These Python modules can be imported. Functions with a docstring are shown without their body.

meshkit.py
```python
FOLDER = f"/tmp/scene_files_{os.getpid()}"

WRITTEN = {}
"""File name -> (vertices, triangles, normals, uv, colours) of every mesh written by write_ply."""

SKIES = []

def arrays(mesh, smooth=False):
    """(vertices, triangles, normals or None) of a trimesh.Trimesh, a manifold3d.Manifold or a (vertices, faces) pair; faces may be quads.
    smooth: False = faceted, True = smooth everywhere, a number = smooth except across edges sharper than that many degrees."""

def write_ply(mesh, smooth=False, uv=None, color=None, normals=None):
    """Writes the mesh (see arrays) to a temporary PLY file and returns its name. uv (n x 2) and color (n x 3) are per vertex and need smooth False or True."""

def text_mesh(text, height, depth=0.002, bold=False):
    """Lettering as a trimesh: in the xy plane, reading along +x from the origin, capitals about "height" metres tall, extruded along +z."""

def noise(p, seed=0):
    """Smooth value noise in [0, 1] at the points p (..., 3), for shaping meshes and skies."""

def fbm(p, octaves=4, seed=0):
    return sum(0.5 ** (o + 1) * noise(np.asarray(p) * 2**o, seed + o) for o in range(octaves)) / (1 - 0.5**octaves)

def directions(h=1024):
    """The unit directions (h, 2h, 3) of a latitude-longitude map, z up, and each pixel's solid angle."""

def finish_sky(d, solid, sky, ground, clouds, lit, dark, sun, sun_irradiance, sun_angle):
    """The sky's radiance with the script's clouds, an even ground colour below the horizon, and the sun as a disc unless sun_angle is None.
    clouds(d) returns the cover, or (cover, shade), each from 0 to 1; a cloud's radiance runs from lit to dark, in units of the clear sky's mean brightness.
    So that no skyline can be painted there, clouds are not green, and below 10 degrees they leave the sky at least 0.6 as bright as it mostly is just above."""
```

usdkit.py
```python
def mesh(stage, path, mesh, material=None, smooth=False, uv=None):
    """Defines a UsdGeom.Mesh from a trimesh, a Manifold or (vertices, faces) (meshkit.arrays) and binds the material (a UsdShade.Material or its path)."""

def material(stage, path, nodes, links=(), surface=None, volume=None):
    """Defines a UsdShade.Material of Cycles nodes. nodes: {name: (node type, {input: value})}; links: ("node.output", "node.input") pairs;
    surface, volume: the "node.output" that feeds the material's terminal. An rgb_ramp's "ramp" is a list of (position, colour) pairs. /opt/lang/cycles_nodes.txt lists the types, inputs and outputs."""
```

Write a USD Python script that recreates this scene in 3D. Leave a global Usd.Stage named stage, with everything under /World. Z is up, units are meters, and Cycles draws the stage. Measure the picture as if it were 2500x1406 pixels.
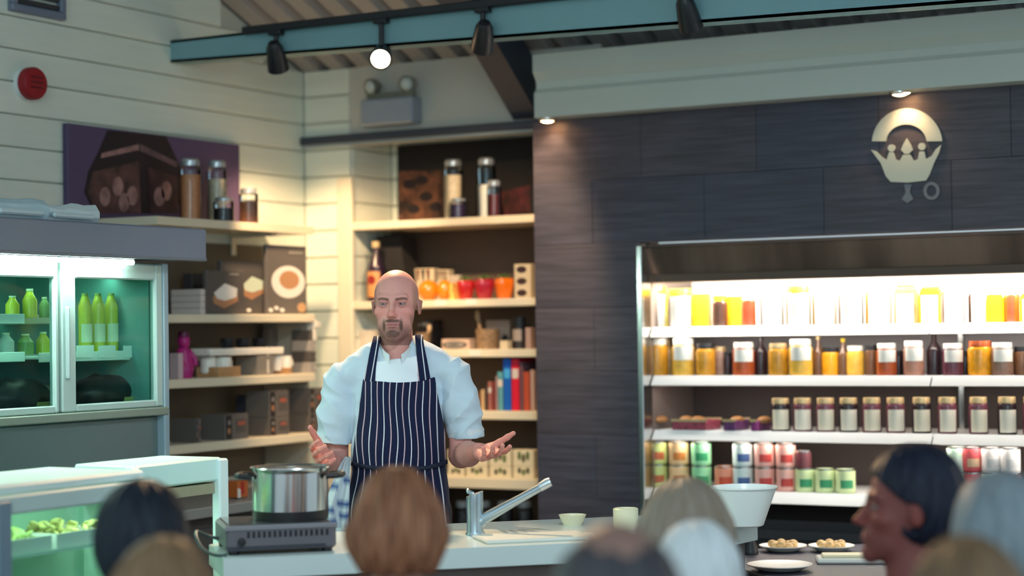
import math, random
import numpy as np, trimesh, usdkit, meshkit
from shapely.geometry import Polygon, Point, box as sbox
from shapely.ops import unary_union
from pxr import Usd, UsdGeom, UsdLux, UsdShade, Gf, Sdf, Vt

random.seed(7)
stage = Usd.Stage.CreateInMemory()
UsdGeom.SetStageUpAxis(stage, 'Z'); UsdGeom.SetStageMetersPerUnit(stage, 1.0)
UsdGeom.Xform.Define(stage, '/World'); UsdGeom.Scope.Define(stage, '/World/Looks')
PI = math.pi
used = {}
def path_of(parent, name):
    base = (parent.GetPath().pathString if parent else '/World') + '/' + name
    n = used.get(base, 0); used[base] = n + 1
    return base if n == 0 else '%s_%03d' % (base, n)

# ------------------------------------------------------------------ camera (x right along the back wall, y towards it, z up)
F = 4600.0; YAW = math.radians(29.3); ROLL = math.atan(.0141); PITCH = math.atan(101 / F); EYE = np.array([0, 0, 1.6])
fw = np.array([-math.sin(YAW) * math.cos(PITCH), math.cos(YAW) * math.cos(PITCH), math.sin(PITCH)])
_r0 = np.array([math.cos(YAW), math.sin(YAW), 0]); _u0 = np.cross(_r0, fw)
rt = _r0 * math.cos(ROLL) - _u0 * math.sin(ROLL); up = np.cross(rt, fw)
cam = UsdGeom.Camera.Define(stage, '/World/camera')
cam.CreateHorizontalApertureAttr(36.0); cam.CreateVerticalApertureAttr(36.0 * 1406 / 2500)
cam.CreateFocalLengthAttr(36.0 * F / 2500); cam.CreateClippingRangeAttr(Gf.Vec2f(.05, 200))
cam.CreateFStopAttr(66.24 / 54.0); cam.CreateFocusDistanceAttr(6.4)
cam.CreateExposureAttr(0.0)
cam.AddTransformOp().Set(Gf.Matrix4d(*rt, 0, *up, 0, *(-fw), 0, *EYE, 1))

def ray(px, py): return fw + rt * (px - 1250) / F + up * (703 - py) / F
def at_x(px, py, x): d = ray(px, py); return EYE + d * x / d[0]
def at_y(px, py, y): d = ray(px, py); return EYE + d * y / d[1]
def at_z(px, py, z): d = ray(px, py); return EYE + d * (z - 1.6) / d[2]
def at_d(px, py, dd): return EYE + ray(px, py) * dd

# ------------------------------------------------------------------ light: overcast daylight through the open shop front, warm spots, lit coolers
dome = UsdLux.DomeLight.Define(stage, '/World/daylight'); dome.CreateColorAttr(Gf.Vec3f(.70, .90, 1.0)); dome.CreateIntensityAttr(.24)
def rect_light(name, loc, aim, w, h, power, col):
    l = UsdLux.RectLight.Define(stage, path_of(None, name)); l.CreateWidthAttr(w); l.CreateHeightAttr(h)
    l.CreateIntensityAttr(power); l.CreateColorAttr(Gf.Vec3f(*col))
    z = -np.asarray(aim, float); z /= np.linalg.norm(z); x = np.cross([0, 0, 1], z)
    x = np.array([1., 0, 0]) if np.linalg.norm(x) < 1e-4 else x / np.linalg.norm(x); y = np.cross(z, x)
    l.AddTransformOp().Set(Gf.Matrix4d(*x, 0, *y, 0, *z, 0, *map(float, loc), 1)); return l
def spot_light(name, loc, aim, power, col, radius=.035, cone=38):
    l = UsdLux.SphereLight.Define(stage, path_of(None, name)); l.CreateRadiusAttr(radius); l.CreateIntensityAttr(power); l.CreateColorAttr(Gf.Vec3f(*col))
    s = UsdLux.ShapingAPI.Apply(l.GetPrim()); s.CreateShapingConeAngleAttr(cone); s.CreateShapingConeSoftnessAttr(.5)
    z = -np.asarray(aim, float); z /= np.linalg.norm(z); x = np.cross([0, 0, 1], z); x /= np.linalg.norm(x); y = np.cross(z, x)
    l.AddTransformOp().Set(Gf.Matrix4d(*x, 0, *y, 0, *z, 0, *map(float, loc), 1)); return l
rect_light('shop_front_daylight', (1.2, -2.5, 2.6), (-3.2, 7.5, -1.3), 4.0, 2.2, 3.9, (.66, .95, 1.0))
spot_light('added_chef_spot', (-1.2, 3.3, 3.3), (-2.10, 2.30, -2.25), 315., (.74, .92, 1.0), .12, 25)  # unseen cool spot, added to brighten the chef against the walls
WARM = (1.0, .66, .36)

# ------------------------------------------------------------------ materials
LOOK = {}
def M(name, col, rough=.5, metal=0., var=0., scale=8., stretch=(1, 1, 1), bump=0., emit=0., trans=0., spec=.5, sheen=0., coat=0., sss=0., col2=None, rand=0.):
    if name in LOOK: return LOOK[name]
    p = {"base_color": col, "roughness": rough, "metallic": metal, "specular_ior_level": spec}
    if trans: p["transmission_weight"] = trans
    if coat: p["coat_weight"] = coat; p["coat_roughness"] = .08
    if sheen: p["sheen_weight"] = sheen
    if sss: p["subsurface_weight"] = sss; p["subsurface_radius"] = (1., .35, .2); p["subsurface_scale"] = .006
    if emit: p["emission_color"] = col; p["emission_strength"] = emit
    nodes = {"p": ("principled_bsdf", p)}; links = []
    if var or bump:
        nodes["g"] = ("geometry", {}); nodes["m"] = ("mapping", {"scale": stretch}); nodes["n"] = ("noise_texture", {"scale": scale, "detail": 4.})
        links += [("g.position", "m.vector"), ("m.vector", "n.vector")]
    if var:
        c2 = col2 or tuple(min(1, c * (1 + var)) for c in col); c1 = col if col2 else tuple(c * (1 - var) for c in col)
        nodes["r"] = ("rgb_ramp", {"ramp": [(.3, c1), (.7, c2)]}); links += [("n.fac", "r.fac"), ("r.color", "p.base_color")]
    if bump:
        nodes["b"] = ("bump", {"strength": bump, "distance": .004}); links += [("n.fac", "b.height"), ("b.normal", "p.normal")]
    LOOK[name] = usdkit.material(stage, '/World/Looks/' + name, nodes, links, surface="p.BSDF"); return LOOK[name]
def glass_pane(name, tint, ior=1.45, gloss=.03):
    LOOK[name] = usdkit.material(stage, '/World/Looks/' + name, {"t": ("transparent_bsdf", {"color": tint}), "g": ("glossy_bsdf", {"color": (.9, .95, 1.), "roughness": gloss}),
        "f": ("fresnel", {"IOR": ior}), "m": ("mix_closure", {})}, [("f.fac", "m.fac"), ("t.BSDF", "m.closure1"), ("g.BSDF", "m.closure2")], surface="m.closure"); return LOOK[name]
def attr_mat(name, attr, rough=.5, sss=0., sheen=0., bump=0., bscale=60., stretch=(1, 1, 1), spec=.4, var=0., vscale=30.):
    p = {"roughness": rough, "specular_ior_level": spec}
    if sss: p["subsurface_weight"] = sss; p["subsurface_radius"] = (1., .35, .2); p["subsurface_scale"] = .005
    if sheen: p["sheen_weight"] = sheen
    nodes = {"a": ("attribute", {"attribute": attr}), "p": ("principled_bsdf", p), "g": ("texture_coordinate", {}), "m": ("mapping", {"scale": stretch}), "n": ("noise_texture", {"scale": bscale, "detail": 3.})}
    links = [("a.color", "p.base_color"), ("g.object", "m.vector"), ("m.vector", "n.vector")]
    if bump: nodes["b"] = ("bump", {"strength": bump, "distance": .003}); links += [("n.fac", "b.height"), ("b.normal", "p.normal")]
    LOOK[name] = usdkit.material(stage, '/World/Looks/' + name, nodes, links, surface="p.BSDF"); return LOOK[name]

board_m = [M('cream_board%s' % k, c, .55, var=.03, scale=3, stretch=(1, 1, 12), bump=.02) for k, c in zip('abc', [(.74, .79, .69), (.72, .77, .67), (.76, .80, .70)])]
groove_m = M('board_groove', (.52, .53, .45), .9)
post_m = M('cream_trim', (.72, .67, .52), .45)
shelf_m = M('cream_shelf', (.74, .66, .50), .4, var=.02, scale=5)
wood_ceiling = M('grey_deck', (.34, .32, .31), .5, metal=.0, var=.06, scale=4)
teal_steel = M('teal_steel', (.20, .37, .40), .4, var=.04, scale=4)
dark_steel = M('dark_blue_steel', (.035, .045, .07), .45)
black_m = M('black_plastic', (.012, .012, .016), .4)
black_matt = M('black_matt', (.01, .009, .01), .85)
fascia_m = M('cream_fascia', (.60, .63, .57), .5, var=.02, scale=3)
panel_m = [M('dark_panel%s' % k, c, .5, var=.30, scale=9, stretch=(.5, .5, 8), bump=.06) for k, c in zip('abcd', [(.056, .054, .080), (.064, .057, .078), (.060, .054, .074), (.068, .060, .078)])]
white_m = M('white_plastic', (.80, .80, .78), .35)
floor_m = M('grey_floor', (.30, .29, .27), .5, var=.05, scale=2)
wall_grey = M('plaster', (.55, .54, .48), .8)
steel = M('brushed_steel', (.68, .68, .66), .19, metal=1., bump=.02, scale=40, stretch=(1, 1, .05))
steel_dark = M('smoked_mirror', (.20, .14, .11), .28, metal=.55, var=.45, scale=3.5, stretch=(1.6, .2, .2))
grey_paint = M('grey_blue_paint', (.17, .20, .27), .45)
fridge_frame = M('fridge_frame', (.46, .58, .54), .35)
fridge_in = M('fridge_liner', (.13, .33, .31), .5)
fridge_base = M('fridge_base', (.13, .18, .18), .5)
worktop_m = M('pale_worktop', (.62, .70, .68), .3, var=.02, scale=3, coat=.2)
front_m = M('brown_front', (.16, .12, .11), .6, var=.1, scale=6)
red_m = M('alarm_red', (.30, .003, .010), .5)
cream_m = M('cream_ceramic', (.80, .72, .55), .3)
pane_m = glass_pane('green_glass', (.84, .97, .93), 1.10); clear_m = glass_pane('jar_glass', (.93, .96, .97), 1.4, .02)
bulb_m = M('lit_lamp', (1., .72, .48), .4, emit=60.)
down_m = M('lit_downlight', (1., .62, .30), .4, emit=14.)
tube_m = M('cold_tube', (.72, 1., .84), .4, emit=14.)
led_m = M('led_strip', (1., .95, .85), .4, emit=10.)

# ------------------------------------------------------------------ helpers
def thing(name, label=None, cat=None, loc=(0, 0, 0), rot=0., group=None, kind=None):
    x = UsdGeom.Xform.Define(stage, path_of(None, name)); x.AddTranslateOp().Set(Gf.Vec3d(*map(float, loc)))
    if rot: x.AddRotateZOp().Set(math.degrees(rot))
    tag(x.GetPrim(), label, cat, group, kind); return x.GetPrim()
def tag(o, label=None, cat=None, group=None, kind=None):
    for k, v in (('label', label), ('category', cat), ('group', group), ('kind', kind)):
        if v: o.SetCustomDataByKey(k, v)
    return o
def obj(name, mesh, m, parent=None, smooth=35, label=None, col=None, u=None):
    if isinstance(mesh, list): mesh = trimesh.util.concatenate(mesh)
    g = usdkit.mesh(stage, path_of(parent, name), mesh, m, True if (col is not None or u is not None) else smooth)
    api = UsdGeom.PrimvarsAPI(g)
    if col is not None: api.CreatePrimvar('col', Sdf.ValueTypeNames.Color3fArray, 'vertex').Set(Vt.Vec3fArray.FromNumpy(np.ascontiguousarray(col, np.float32)))
    if u is not None: api.CreatePrimvar('u', Sdf.ValueTypeNames.Color3fArray, 'vertex').Set(Vt.Vec3fArray.FromNumpy(np.ascontiguousarray(np.stack([u, u, u], 1), np.float32)))
    p = g.GetPrim()
    if label: p.SetCustomDataByKey('label', label)
    return p
def single(name, mesh, m, label, cat, group=None, loc=(0, 0, 0), rot=0., smooth=35):
    p = obj(name, mesh, m, None, smooth); x = UsdGeom.Xformable(p)
    x.AddTranslateOp().Set(Gf.Vec3d(*map(float, loc)))
    if rot: x.AddRotateZOp().Set(math.degrees(rot))
    return tag(p, label, cat, group)
def struct(name, mesh, m, parent=None, smooth=35):
    p = obj(name, mesh, m, parent, smooth)
    if parent is None: tag(p, kind='structure')
    return p
def bx(x0, x1, y0, y1, z0, z1, bev=0.):
    if bev <= 0:
        b = trimesh.creation.box((x1 - x0, y1 - y0, z1 - z0)); b.apply_translation(((x0 + x1) / 2, (y0 + y1) / 2, (z0 + z1) / 2)); return b
    b = min(bev, (x1 - x0) * .45, (y1 - y0) * .45, (z1 - z0) * .45); pts = []
    for sx in (0, 1):
        for sy in (0, 1):
            for sz in (0, 1):
                c = np.array([x1 if sx else x0, y1 if sy else y0, z1 if sz else z0]); s = np.array([1 - 2 * sx, 1 - 2 * sy, 1 - 2 * sz]) * b
                pts += [c + s * (0, 1, 1), c + s * (1, 0, 1), c + s * (1, 1, 0)]
    return trimesh.convex.convex_hull(np.array(pts))
def prism(poly, depth, plane='xz', at=0.):
    """Outline in the plane, thickness depth towards +y (xz) / +x (yz) / +z (xy), starting at "at"."""
    p = poly if isinstance(poly, Polygon) or hasattr(poly, 'geoms') else Polygon(poly)
    out = []
    for g in getattr(p, 'geoms', [p]):
        m = trimesh.creation.extrude_polygon(g, depth, engine='earcut'); v = m.vertices.copy()
        if plane == 'xz': v = np.stack([v[:, 0], at + v[:, 2], v[:, 1]], 1); f = m.faces[:, ::-1]
        elif plane == 'yz': v = np.stack([at + v[:, 2], v[:, 0], v[:, 1]], 1); f = m.faces
        else: v = v + (0, 0, at); f = m.faces
        out.append(trimesh.Trimesh(v, f, process=False))
    return trimesh.util.concatenate(out)
def lathe(profile, n=28):
    pr = np.asarray(profile, float); a = np.linspace(0, 2 * PI, n, endpoint=False)
    v = np.stack([pr[:, None, 0] * np.cos(a), pr[:, None, 0] * np.sin(a), np.repeat(pr[:, 1:2], n, 1)], -1).reshape(-1, 3); f = []
    for i in range(len(pr) - 1):
        for j in range(n):
            k = (j + 1) % n; a0, b0, c0, d0 = i * n + j, i * n + k, (i + 1) * n + k, (i + 1) * n + j
            if pr[i, 0] > 1e-9: f.append((a0, b0, c0))
            if pr[i + 1, 0] > 1e-9: f.append((a0, c0, d0))
    m = trimesh.Trimesh(v, f, process=False); m.merge_vertices(); return m
def tube(points, r, n=10, caps=True):
    P = np.asarray(points, float); R = np.full(len(P), r) if np.ndim(r) == 0 else np.asarray(r, float)
    T = np.gradient(P, axis=0); T /= np.linalg.norm(T, axis=1, keepdims=True); ref = np.array([0, 0, 1.]) if abs(T[:, 2]).max() < .9 else np.array([.3, 1., .2])
    v = []; a = np.linspace(0, 2 * PI, n, endpoint=False)
    for p, t, q in zip(P, T, R):
        x = np.cross(t, ref); x /= np.linalg.norm(x); y = np.cross(t, x); v.append(p + q * (np.cos(a)[:, None] * x + np.sin(a)[:, None] * y))
    v = np.vstack(v); f = []
    for i in range(len(P) - 1):
        for j in range(n):
            k = (j + 1) % n; f += [(i * n + j, i * n + k, (i + 1) * n + k), (i * n + j, (i + 1) * n + k, (i + 1) * n + j)]
    if caps:
        b = len(v); v = np.vstack([v, P[0], P[-1]]); m = (len(P) - 1) * n
        for j in range(n):
            k = (j + 1) % n; f += [(b, k, j), (b + 1, m + j, m + k)]
    m = trimesh.Trimesh(v, f, process=False); m.fix_normals(); return m
def ball(c, r, sub=2):
    m = trimesh.creation.icosphere(sub, 1.); m.apply_scale(r if np.ndim(r) else (r, r, r)); m.apply_translation(c); return m
def moved(m, t=(0, 0, 0), rz=0., rx=0., ry=0.):
    m = m.copy()
    for ang, ax in ((rx, (1, 0, 0)), (ry, (0, 1, 0)), (rz, (0, 0, 1))):
        if ang: m.apply_transform(trimesh.transformations.rotation_matrix(ang, ax))
    m.apply_translation(t); return m
def arc_band(r, z0, z1, a0, a1, th=.0012, n=14):
    """A label: part of a cylinder wall."""
    a = np.linspace(a0, a1, n); o = [((r + th) * math.cos(t), (r + th) * math.sin(t)) for t in a] + [(r * math.cos(t), r * math.sin(t)) for t in a[::-1]]
    return prism(o, z1 - z0, 'xy', z0)
ORD = 'leftmost,second,third,fourth,fifth,sixth,seventh,eighth,ninth,tenth,eleventh,twelfth,thirteenth,fourteenth,fifteenth,sixteenth,seventeenth,eighteenth,nineteenth,twentieth,twenty-first,twenty-second,twenty-third,twenty-fourth,twenty-fifth,twenty-sixth'.split(',')
def nth(i): return ORD[0] if i == 0 else ORD[i] + ' from the left'

# ------------------------------------------------------------------ the room
XL, YP, YB, YD, YF = -5.244, 7.34, 7.69, 7.20, 7.08   # left wall, post plane, alcove back, dark panels, fascia front
def ceil_z(y): return 2.843 + (7.34 - y) * .407
struct('floor', bx(-6, 5, -4, 8.2, -.1, 0), floor_m)
PITCH_B = .1275
wl = thing('wall_left', kind='structure')
outline = [(1.2, 0), (YP, 0), (YP, ceil_z(YP)), (1.2, ceil_z(1.2))]
struct('backing', prism(outline, .1, 'yz', XL - .118), groove_m, wl)
for k in range(44):
    z0, z1 = k * PITCH_B + .0395 - PITCH_B + .0022, k * PITCH_B + .0395 - .0022
    yt = min(YP, YP - (z1 - ceil_z(YP)) / .407)
    if yt < 1.4: break
    z0 = max(z0, 0)
    struct('board', bx(XL - .018, XL, 1.2, yt, z0, z1, .004), board_m[k % 3], wl, False)
wb = thing('wall_back', kind='structure')
struct('backing', [bx(XL - .1, -4.99, YP + .018, YP + .118, 0, 2.84), bx(-5.09, -4.998, YP + .019, YB + .1, 0, 2.84), bx(-5.09, -3.66, YB + .018, YB + .118, 0, 2.8)], groove_m, wb)
for k in range(24):
    z0, z1 = max(0, k * PITCH_B + .0395 - PITCH_B + .003), k * PITCH_B + .0395 - .003
    if z1 > 2.9: break
    z1 = min(z1, 2.84)
    if z0 >= z1: break
    struct('board', bx(XL, -4.985, YP, YP + .018, z0, z1, .004), board_m[(k + 1) % 3], wb, False)
    z1 = min(z1, 2.72)
    if z0 >= z1: break
    struct('board', bx(-4.998, -4.98, YP + .02, YB, z0, z1, .004), board_m[(k + 2) % 3], wb, False)
    struct('board', bx(-4.98, -3.66, YB, YB + .018, z0, z1, .004), board_m[k % 3], wb, False)
# upper plain wall over the alcove, flush with the front
struct('upper_wall', bx(-4.985, -3.66, YP + .005, YP + .05, 2.475, 2.84), wall_grey, wb)
struct('trim_1', bx(-5.055, -4.972, YP - .012, YP + .02, 0, 2.325, .006), post_m)
# roof deck: trapezoidal ribs running down the slope
prof = []; xx = -5.4; n_r = 0
while xx < .6:
    prof += [(xx, 0), (xx + .085, 0), (xx + .105, .05), (xx + .135, .05)]; xx += .155
prof.append((xx, 0)); prof = np.array(prof)
v = []
for (y, dz) in ((1.0, 0), (8.0, 0), (1.0, .06), (8.0, .06)):
    v.append(np.stack([prof[:, 0], np.full(len(prof), y), ceil_z(y) + prof[:, 1] * (1 if dz == 0 else 0) + dz], 1))
n = len(prof); fc = []
for i in range(n - 1):
    fc += [(i, i + 1, n + i + 1), (i, n + i + 1, n + i), (2 * n + i, 3 * n + i + 1, 2 * n + i + 1), (2 * n + i, 3 * n + i, 3 * n + i + 1)]
struct('ceiling', trimesh.Trimesh(np.vstack(v), fc, process=False), wood_ceiling, smooth=False)
# teal beam (an I profile), deep enough to look right from the side
bt, bl, br = 2.868, 2.772, 2.695
beam = [prism([(XL, bt), (1.2, bt), (1.2, 2.626), (XL, bl)], .012, 'xz', 6.40), prism([(XL, bt - .012), (XL, bt), (1.2, bt), (1.2, bt - .012)], .09, 'xz', 6.36),
        prism([(XL, bl + .012), (XL, bl), (1.2, 2.626), (1.2, 2.638)], .09, 'xz', 6.36), prism([(XL, bt), (1.2, bt), (1.2, 2.626), (XL, bl)], .006, 'xz', 6.36)]
struct('trim_2', beam, teal_steel, smooth=False)
# sloping rafter behind the beam
ra, rb = at_x(1190, 120, -4.03), at_x(1277, 270, -4.03); sl = (rb[2] - ra[2]) / (rb[1] - ra[1])
ya, yb = 6.44, YP - .005; za, zb = ra[2] + sl * (ya - ra[1]), ra[2] + sl * (yb - ra[1])
struct('trim_3', [prism([(ya, za), (yb, zb), (yb, zb + .24), (ya, za + .24)], .10, 'yz', -4.08), prism([(ya, za - .012), (yb, zb - .012), (yb, zb + .01), (ya, za + .01)], .13, 'yz', -4.095)], dark_steel, smooth=False)
# cream fascia with a stepped profile over the dark wall
fx0, fx1 = -3.851, 1.2
fp = [(YF, 2.505), (YF, 2.61), (YF + .02, 2.63), (YF + .02, 2.66), (YF - .01, 2.70), (YF - .01, 2.775), (YD + .12, 2.775), (YD + .12, 2.505)]
fm = prism([(a, b) for a, b in fp], fx1 - fx0, 'yz', fx0)
struct('trim_4', fm, fascia_m, smooth=False)
struct('trim_5', bx(fx0, fx1, YD + .22, YD + .28, 2.4, 2.80), wall_grey)
# dark panel wall with the cooler opening
OX0, OX1, OZ1 = -3.42, .6, 1.955
wr = thing('wall_right', kind='structure')
struct('backing', [bx(-3.91, OX0 - .004, YD + .012, YD + .2, 0, 2.505), bx(OX0 - .004, 1.2, YD + .012, YD + .06, OZ1 + .004, 2.505)], M('tile_joint', (.03, .03, .042), .8), wr)
tw, th = .52, .272; row = 0; z = 2.505
rng = random.Random(3)
while z > 0.01:
    z0 = max(0, z - th); x = -3.926 - (0 if row % 2 == 0 else tw * .45)
    while x < 1.2:
        a, b = max(x, -3.926), min(x + tw, 1.2); x += tw
        parts_ = [(a, b, z0, z)]
        if z0 < OZ1:      # the opening cuts the tile
            parts_ = [(a, min(b, OX0), z0, z)] if a < OX0 - .01 else []
            if b > OX0 and z > OZ1: parts_.append((max(a, OX0), b, OZ1, z))
        for (a1, b1, c1, d1) in parts_:
            if b1 - a1 > .01 and d1 - c1 > .01:
                struct('tile', bx(a1 + .0006, b1 - .0006, YD - rng.random() * .0015, YD + .014, c1 + .0006, d1 - .0006, .0012), panel_m[rng.randrange(4)], wr, False)
    z = z0; row += 1

# ------------------------------------------------------------------ fittings on the walls and roof
t = thing('track_light', 'black lighting track along the top edge of the teal beam with four spotlights', 'track light')
obj('track', bx(-4.83, -2.2, 6.318, 6.352, 2.852, 2.884, .004), black_m, t)
def spot(px, py_top, py_bot, lit, aim):
    """A lamp can hanging from the track."""
    x = at_y(px, py_bot, 6.335)[0]; zc = at_y(px, (py_bot - 30), 6.335)[2]
    sp = obj('stem', [tube([(x, 6.335, 2.86), (x, 6.335, zc + .03)], .011, 10), bx(x - .03, x + .03, 6.315, 6.355, 2.835, 2.856, .003)], black_m, t)
    aim = np.asarray(aim, float) / np.linalg.norm(aim); pr = [(0, -.075), (.022, -.072), (.034, -.05), (.042, .01), (.046, .055), (.038, .056), (.036, .03), (0, .028)]
    can = lathe(pr, 24); R = trimesh.geometry.align_vectors((0, 0, 1), aim); can.apply_transform(R); can.apply_translation((x, 6.335, zc - .01))
    obj('lamp_can', can, black_m, t)
    disc = lathe([(0, 0), (.036, 0), (.03, .008), (0, .01)], 20); disc.apply_transform(R); disc.apply_translation(np.array([x, 6.335, zc - .01]) + aim * .04)
    obj('lens', disc, bulb_m if lit else M('lamp_lens', (.9, .8, .6), .3), t, label='glowing lens of the lit spotlight' if lit else None)
    return np.array([x, 6.335, zc - .01]), aim
cans = [spot(675, 85, 165, False, (-.34, .86, -1.2)), spot(932, 60, 158, True, (.44, -.84, -.46)), spot(1180, 35, 115, False, (-.75, 1., -1.2)), spot(1680, 0, 60, False, (.0, .5, -.8))]

t = thing('fire_alarm', 'red round fire alarm sounder on the cream boarded left wall', 'fire alarm', at_x(60, 206, XL), PI / 2)
s_ = .065
obj('base', moved(lathe([(0, 0), (.062, 0), (.062, .02), (0, .02)], 28), rx=PI / 2), white_m, t, label='pale back plate')
obj('sounder', moved(lathe([(0, .02), (.058, .02), (.064, .028), (.064, .054), (.058, .064), (0, .066)], 28), rx=PI / 2), red_m, t)
obj('grille', [moved(bx(-.03, .03, -.070, -.065, zz, zz + .006)) for zz in (-.02, 0, .02)], M('alarm_dark', (.12, .002, .006), .5), t)
t = thing('wall_vent', 'dark framed ventilation grille high on the left wall at the picture corner', 'ventilation grille', at_x(84, -78, XL), PI / 2)  # ventilation grille with slats, no loudspeaker
obj('frame', [bx(-.15, .15, -.03, 0, -.19, -.16, .004), bx(-.15, .15, -.03, 0, .16, .19, .004), bx(-.15, -.12, -.03, 0, -.16, .16, .004), bx(.12, .15, -.03, 0, -.16, .16, .004)], grey_paint, t)
for k in range(9): obj('slat', moved(bx(-.12, .12, -.02, -.004, -.011, .011), (0, 0, -.14 + k * .035), rx=.5), M('slat_dark', (.02, .03, .04), .5), t)

p0, p1 = at_y(735, 338, YP - .03), at_y(1290, 318, YP - .03)
t = thing('cable_trunking', 'dark slim horizontal rail across the upper back wall above the pictures', 'rail')
obj('rail', bx(p0[0], -3.93, YP - .04, YP - .012, 2.488, 2.525, .004), dark_steel, t)
for xx in (-5.1, -4.7, -4.3): obj('bracket', bx(xx, xx + .03, YP - .012, YP + .004, 2.492, 2.52), black_m, t)
obj('lower_lip', bx(p0[0], -3.93, YP - .03, YP - .012, 2.475, 2.486), M('rail_lip', (.30, .36, .38), .4), t)
q0, q1 = at_y(905, 312, YP), at_y(1030, 238, YP)
t = thing('emergency_light', 'grey twin spot emergency light box on the back wall above the dark rail', 'emergency light', ((q0[0] + q1[0]) / 2, YP + .002, q0[2]))
hw, hh = (q1[0] - q0[0]) / 2, q1[2] - q0[2]
obj('box', bx(-hw, hw, -.09, 0, 0, hh, .008), M('pale_grey_case', (.30, .34, .40), .5), t)
obj('bracket', bx(-hw * .9, hw * .9, -.06, -.03, hh, hh + .03, .004), M('olive_grey', (.20, .20, .15), .5), t)
for sx in (-1, 1):
    hd = lathe([(0, -.04), (.02, -.038), (.036, -.01), (.04, .02), (.034, .022), (0, .012)], 20); hd.apply_transform(trimesh.geometry.align_vectors((0, 0, 1), (sx * .2, -.9, -.15))); hd.apply_translation((sx * hw * .68, -.05, hh + .062))
    h = obj('lamp_head', hd, M('olive_grey', (.2, .2, .15)), t)
    ln = lathe([(0, 0), (.032, 0), (.02, .012), (0, .015)], 18); ln.apply_transform(trimesh.geometry.align_vectors((0, 0, 1), (sx * .2, -.9, -.15))); ln.apply_translation((sx * hw * .68 + sx * .003, -.067, hh + .06))
    obj('lens', ln, M('pale_lens', (.55, .62, .60), .2), h)
for k, (px, py) in enumerate(((2195, 212), (1335, 278))):
    p = at_y(px, py, YF + .05)
    t = thing('downlight', ['small glowing downlight under the cream fascia above the crown emblem', 'small glowing downlight at the left end of the cream fascia'][k], 'downlight', (p[0], YF + .055, 2.5045))
    obj('ring', moved(lathe([(.03, 0), (.042, 0), (.042, -.006), (.03, -.012)], 24), (0, 0, 0)), steel, t); obj('lamp', lathe([(0, -.014), (.02, -.012), (.03, -.001), (0, -.001)], 20)if False else ball((0, 0, -.006), (.03, .03, .012)), down_m, t)

# crown emblem on the dark tiles
def onp(px, py, y=YD - .003): q = at_y(px, py, y); return (q[0], q[2])
def pxpoly(pts, y=YD - .003): return Polygon([onp(*p, y) for p in pts])
def pxcirc(cx, cy, rx, ry=None, n=40, y=YD - .003): return pxpoly([(cx + rx * math.cos(a), cy + (ry or rx) * math.sin(a)) for a in np.linspace(0, 2 * PI, n, endpoint=False)], y)
arch = [(2216 + 86 * math.cos(a), 352 - 87 * math.sin(a)) for a in np.linspace(.08, PI - .08, 30)] + [(2214 + 50 * math.cos(a), 350 - 46 * math.sin(a)) for a in np.linspace(PI - .10, .10, 24)]
t = thing('crown_emblem', 'cream crown and arch emblem fixed on the dark tiled wall above the cooler', 'emblem')
emb_m = M('emblem_cream', (.60, .62, .52), .5)
obj('arch', prism(pxpoly(arch), .008, 'xz', YD - .012), emb_m, t)
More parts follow.
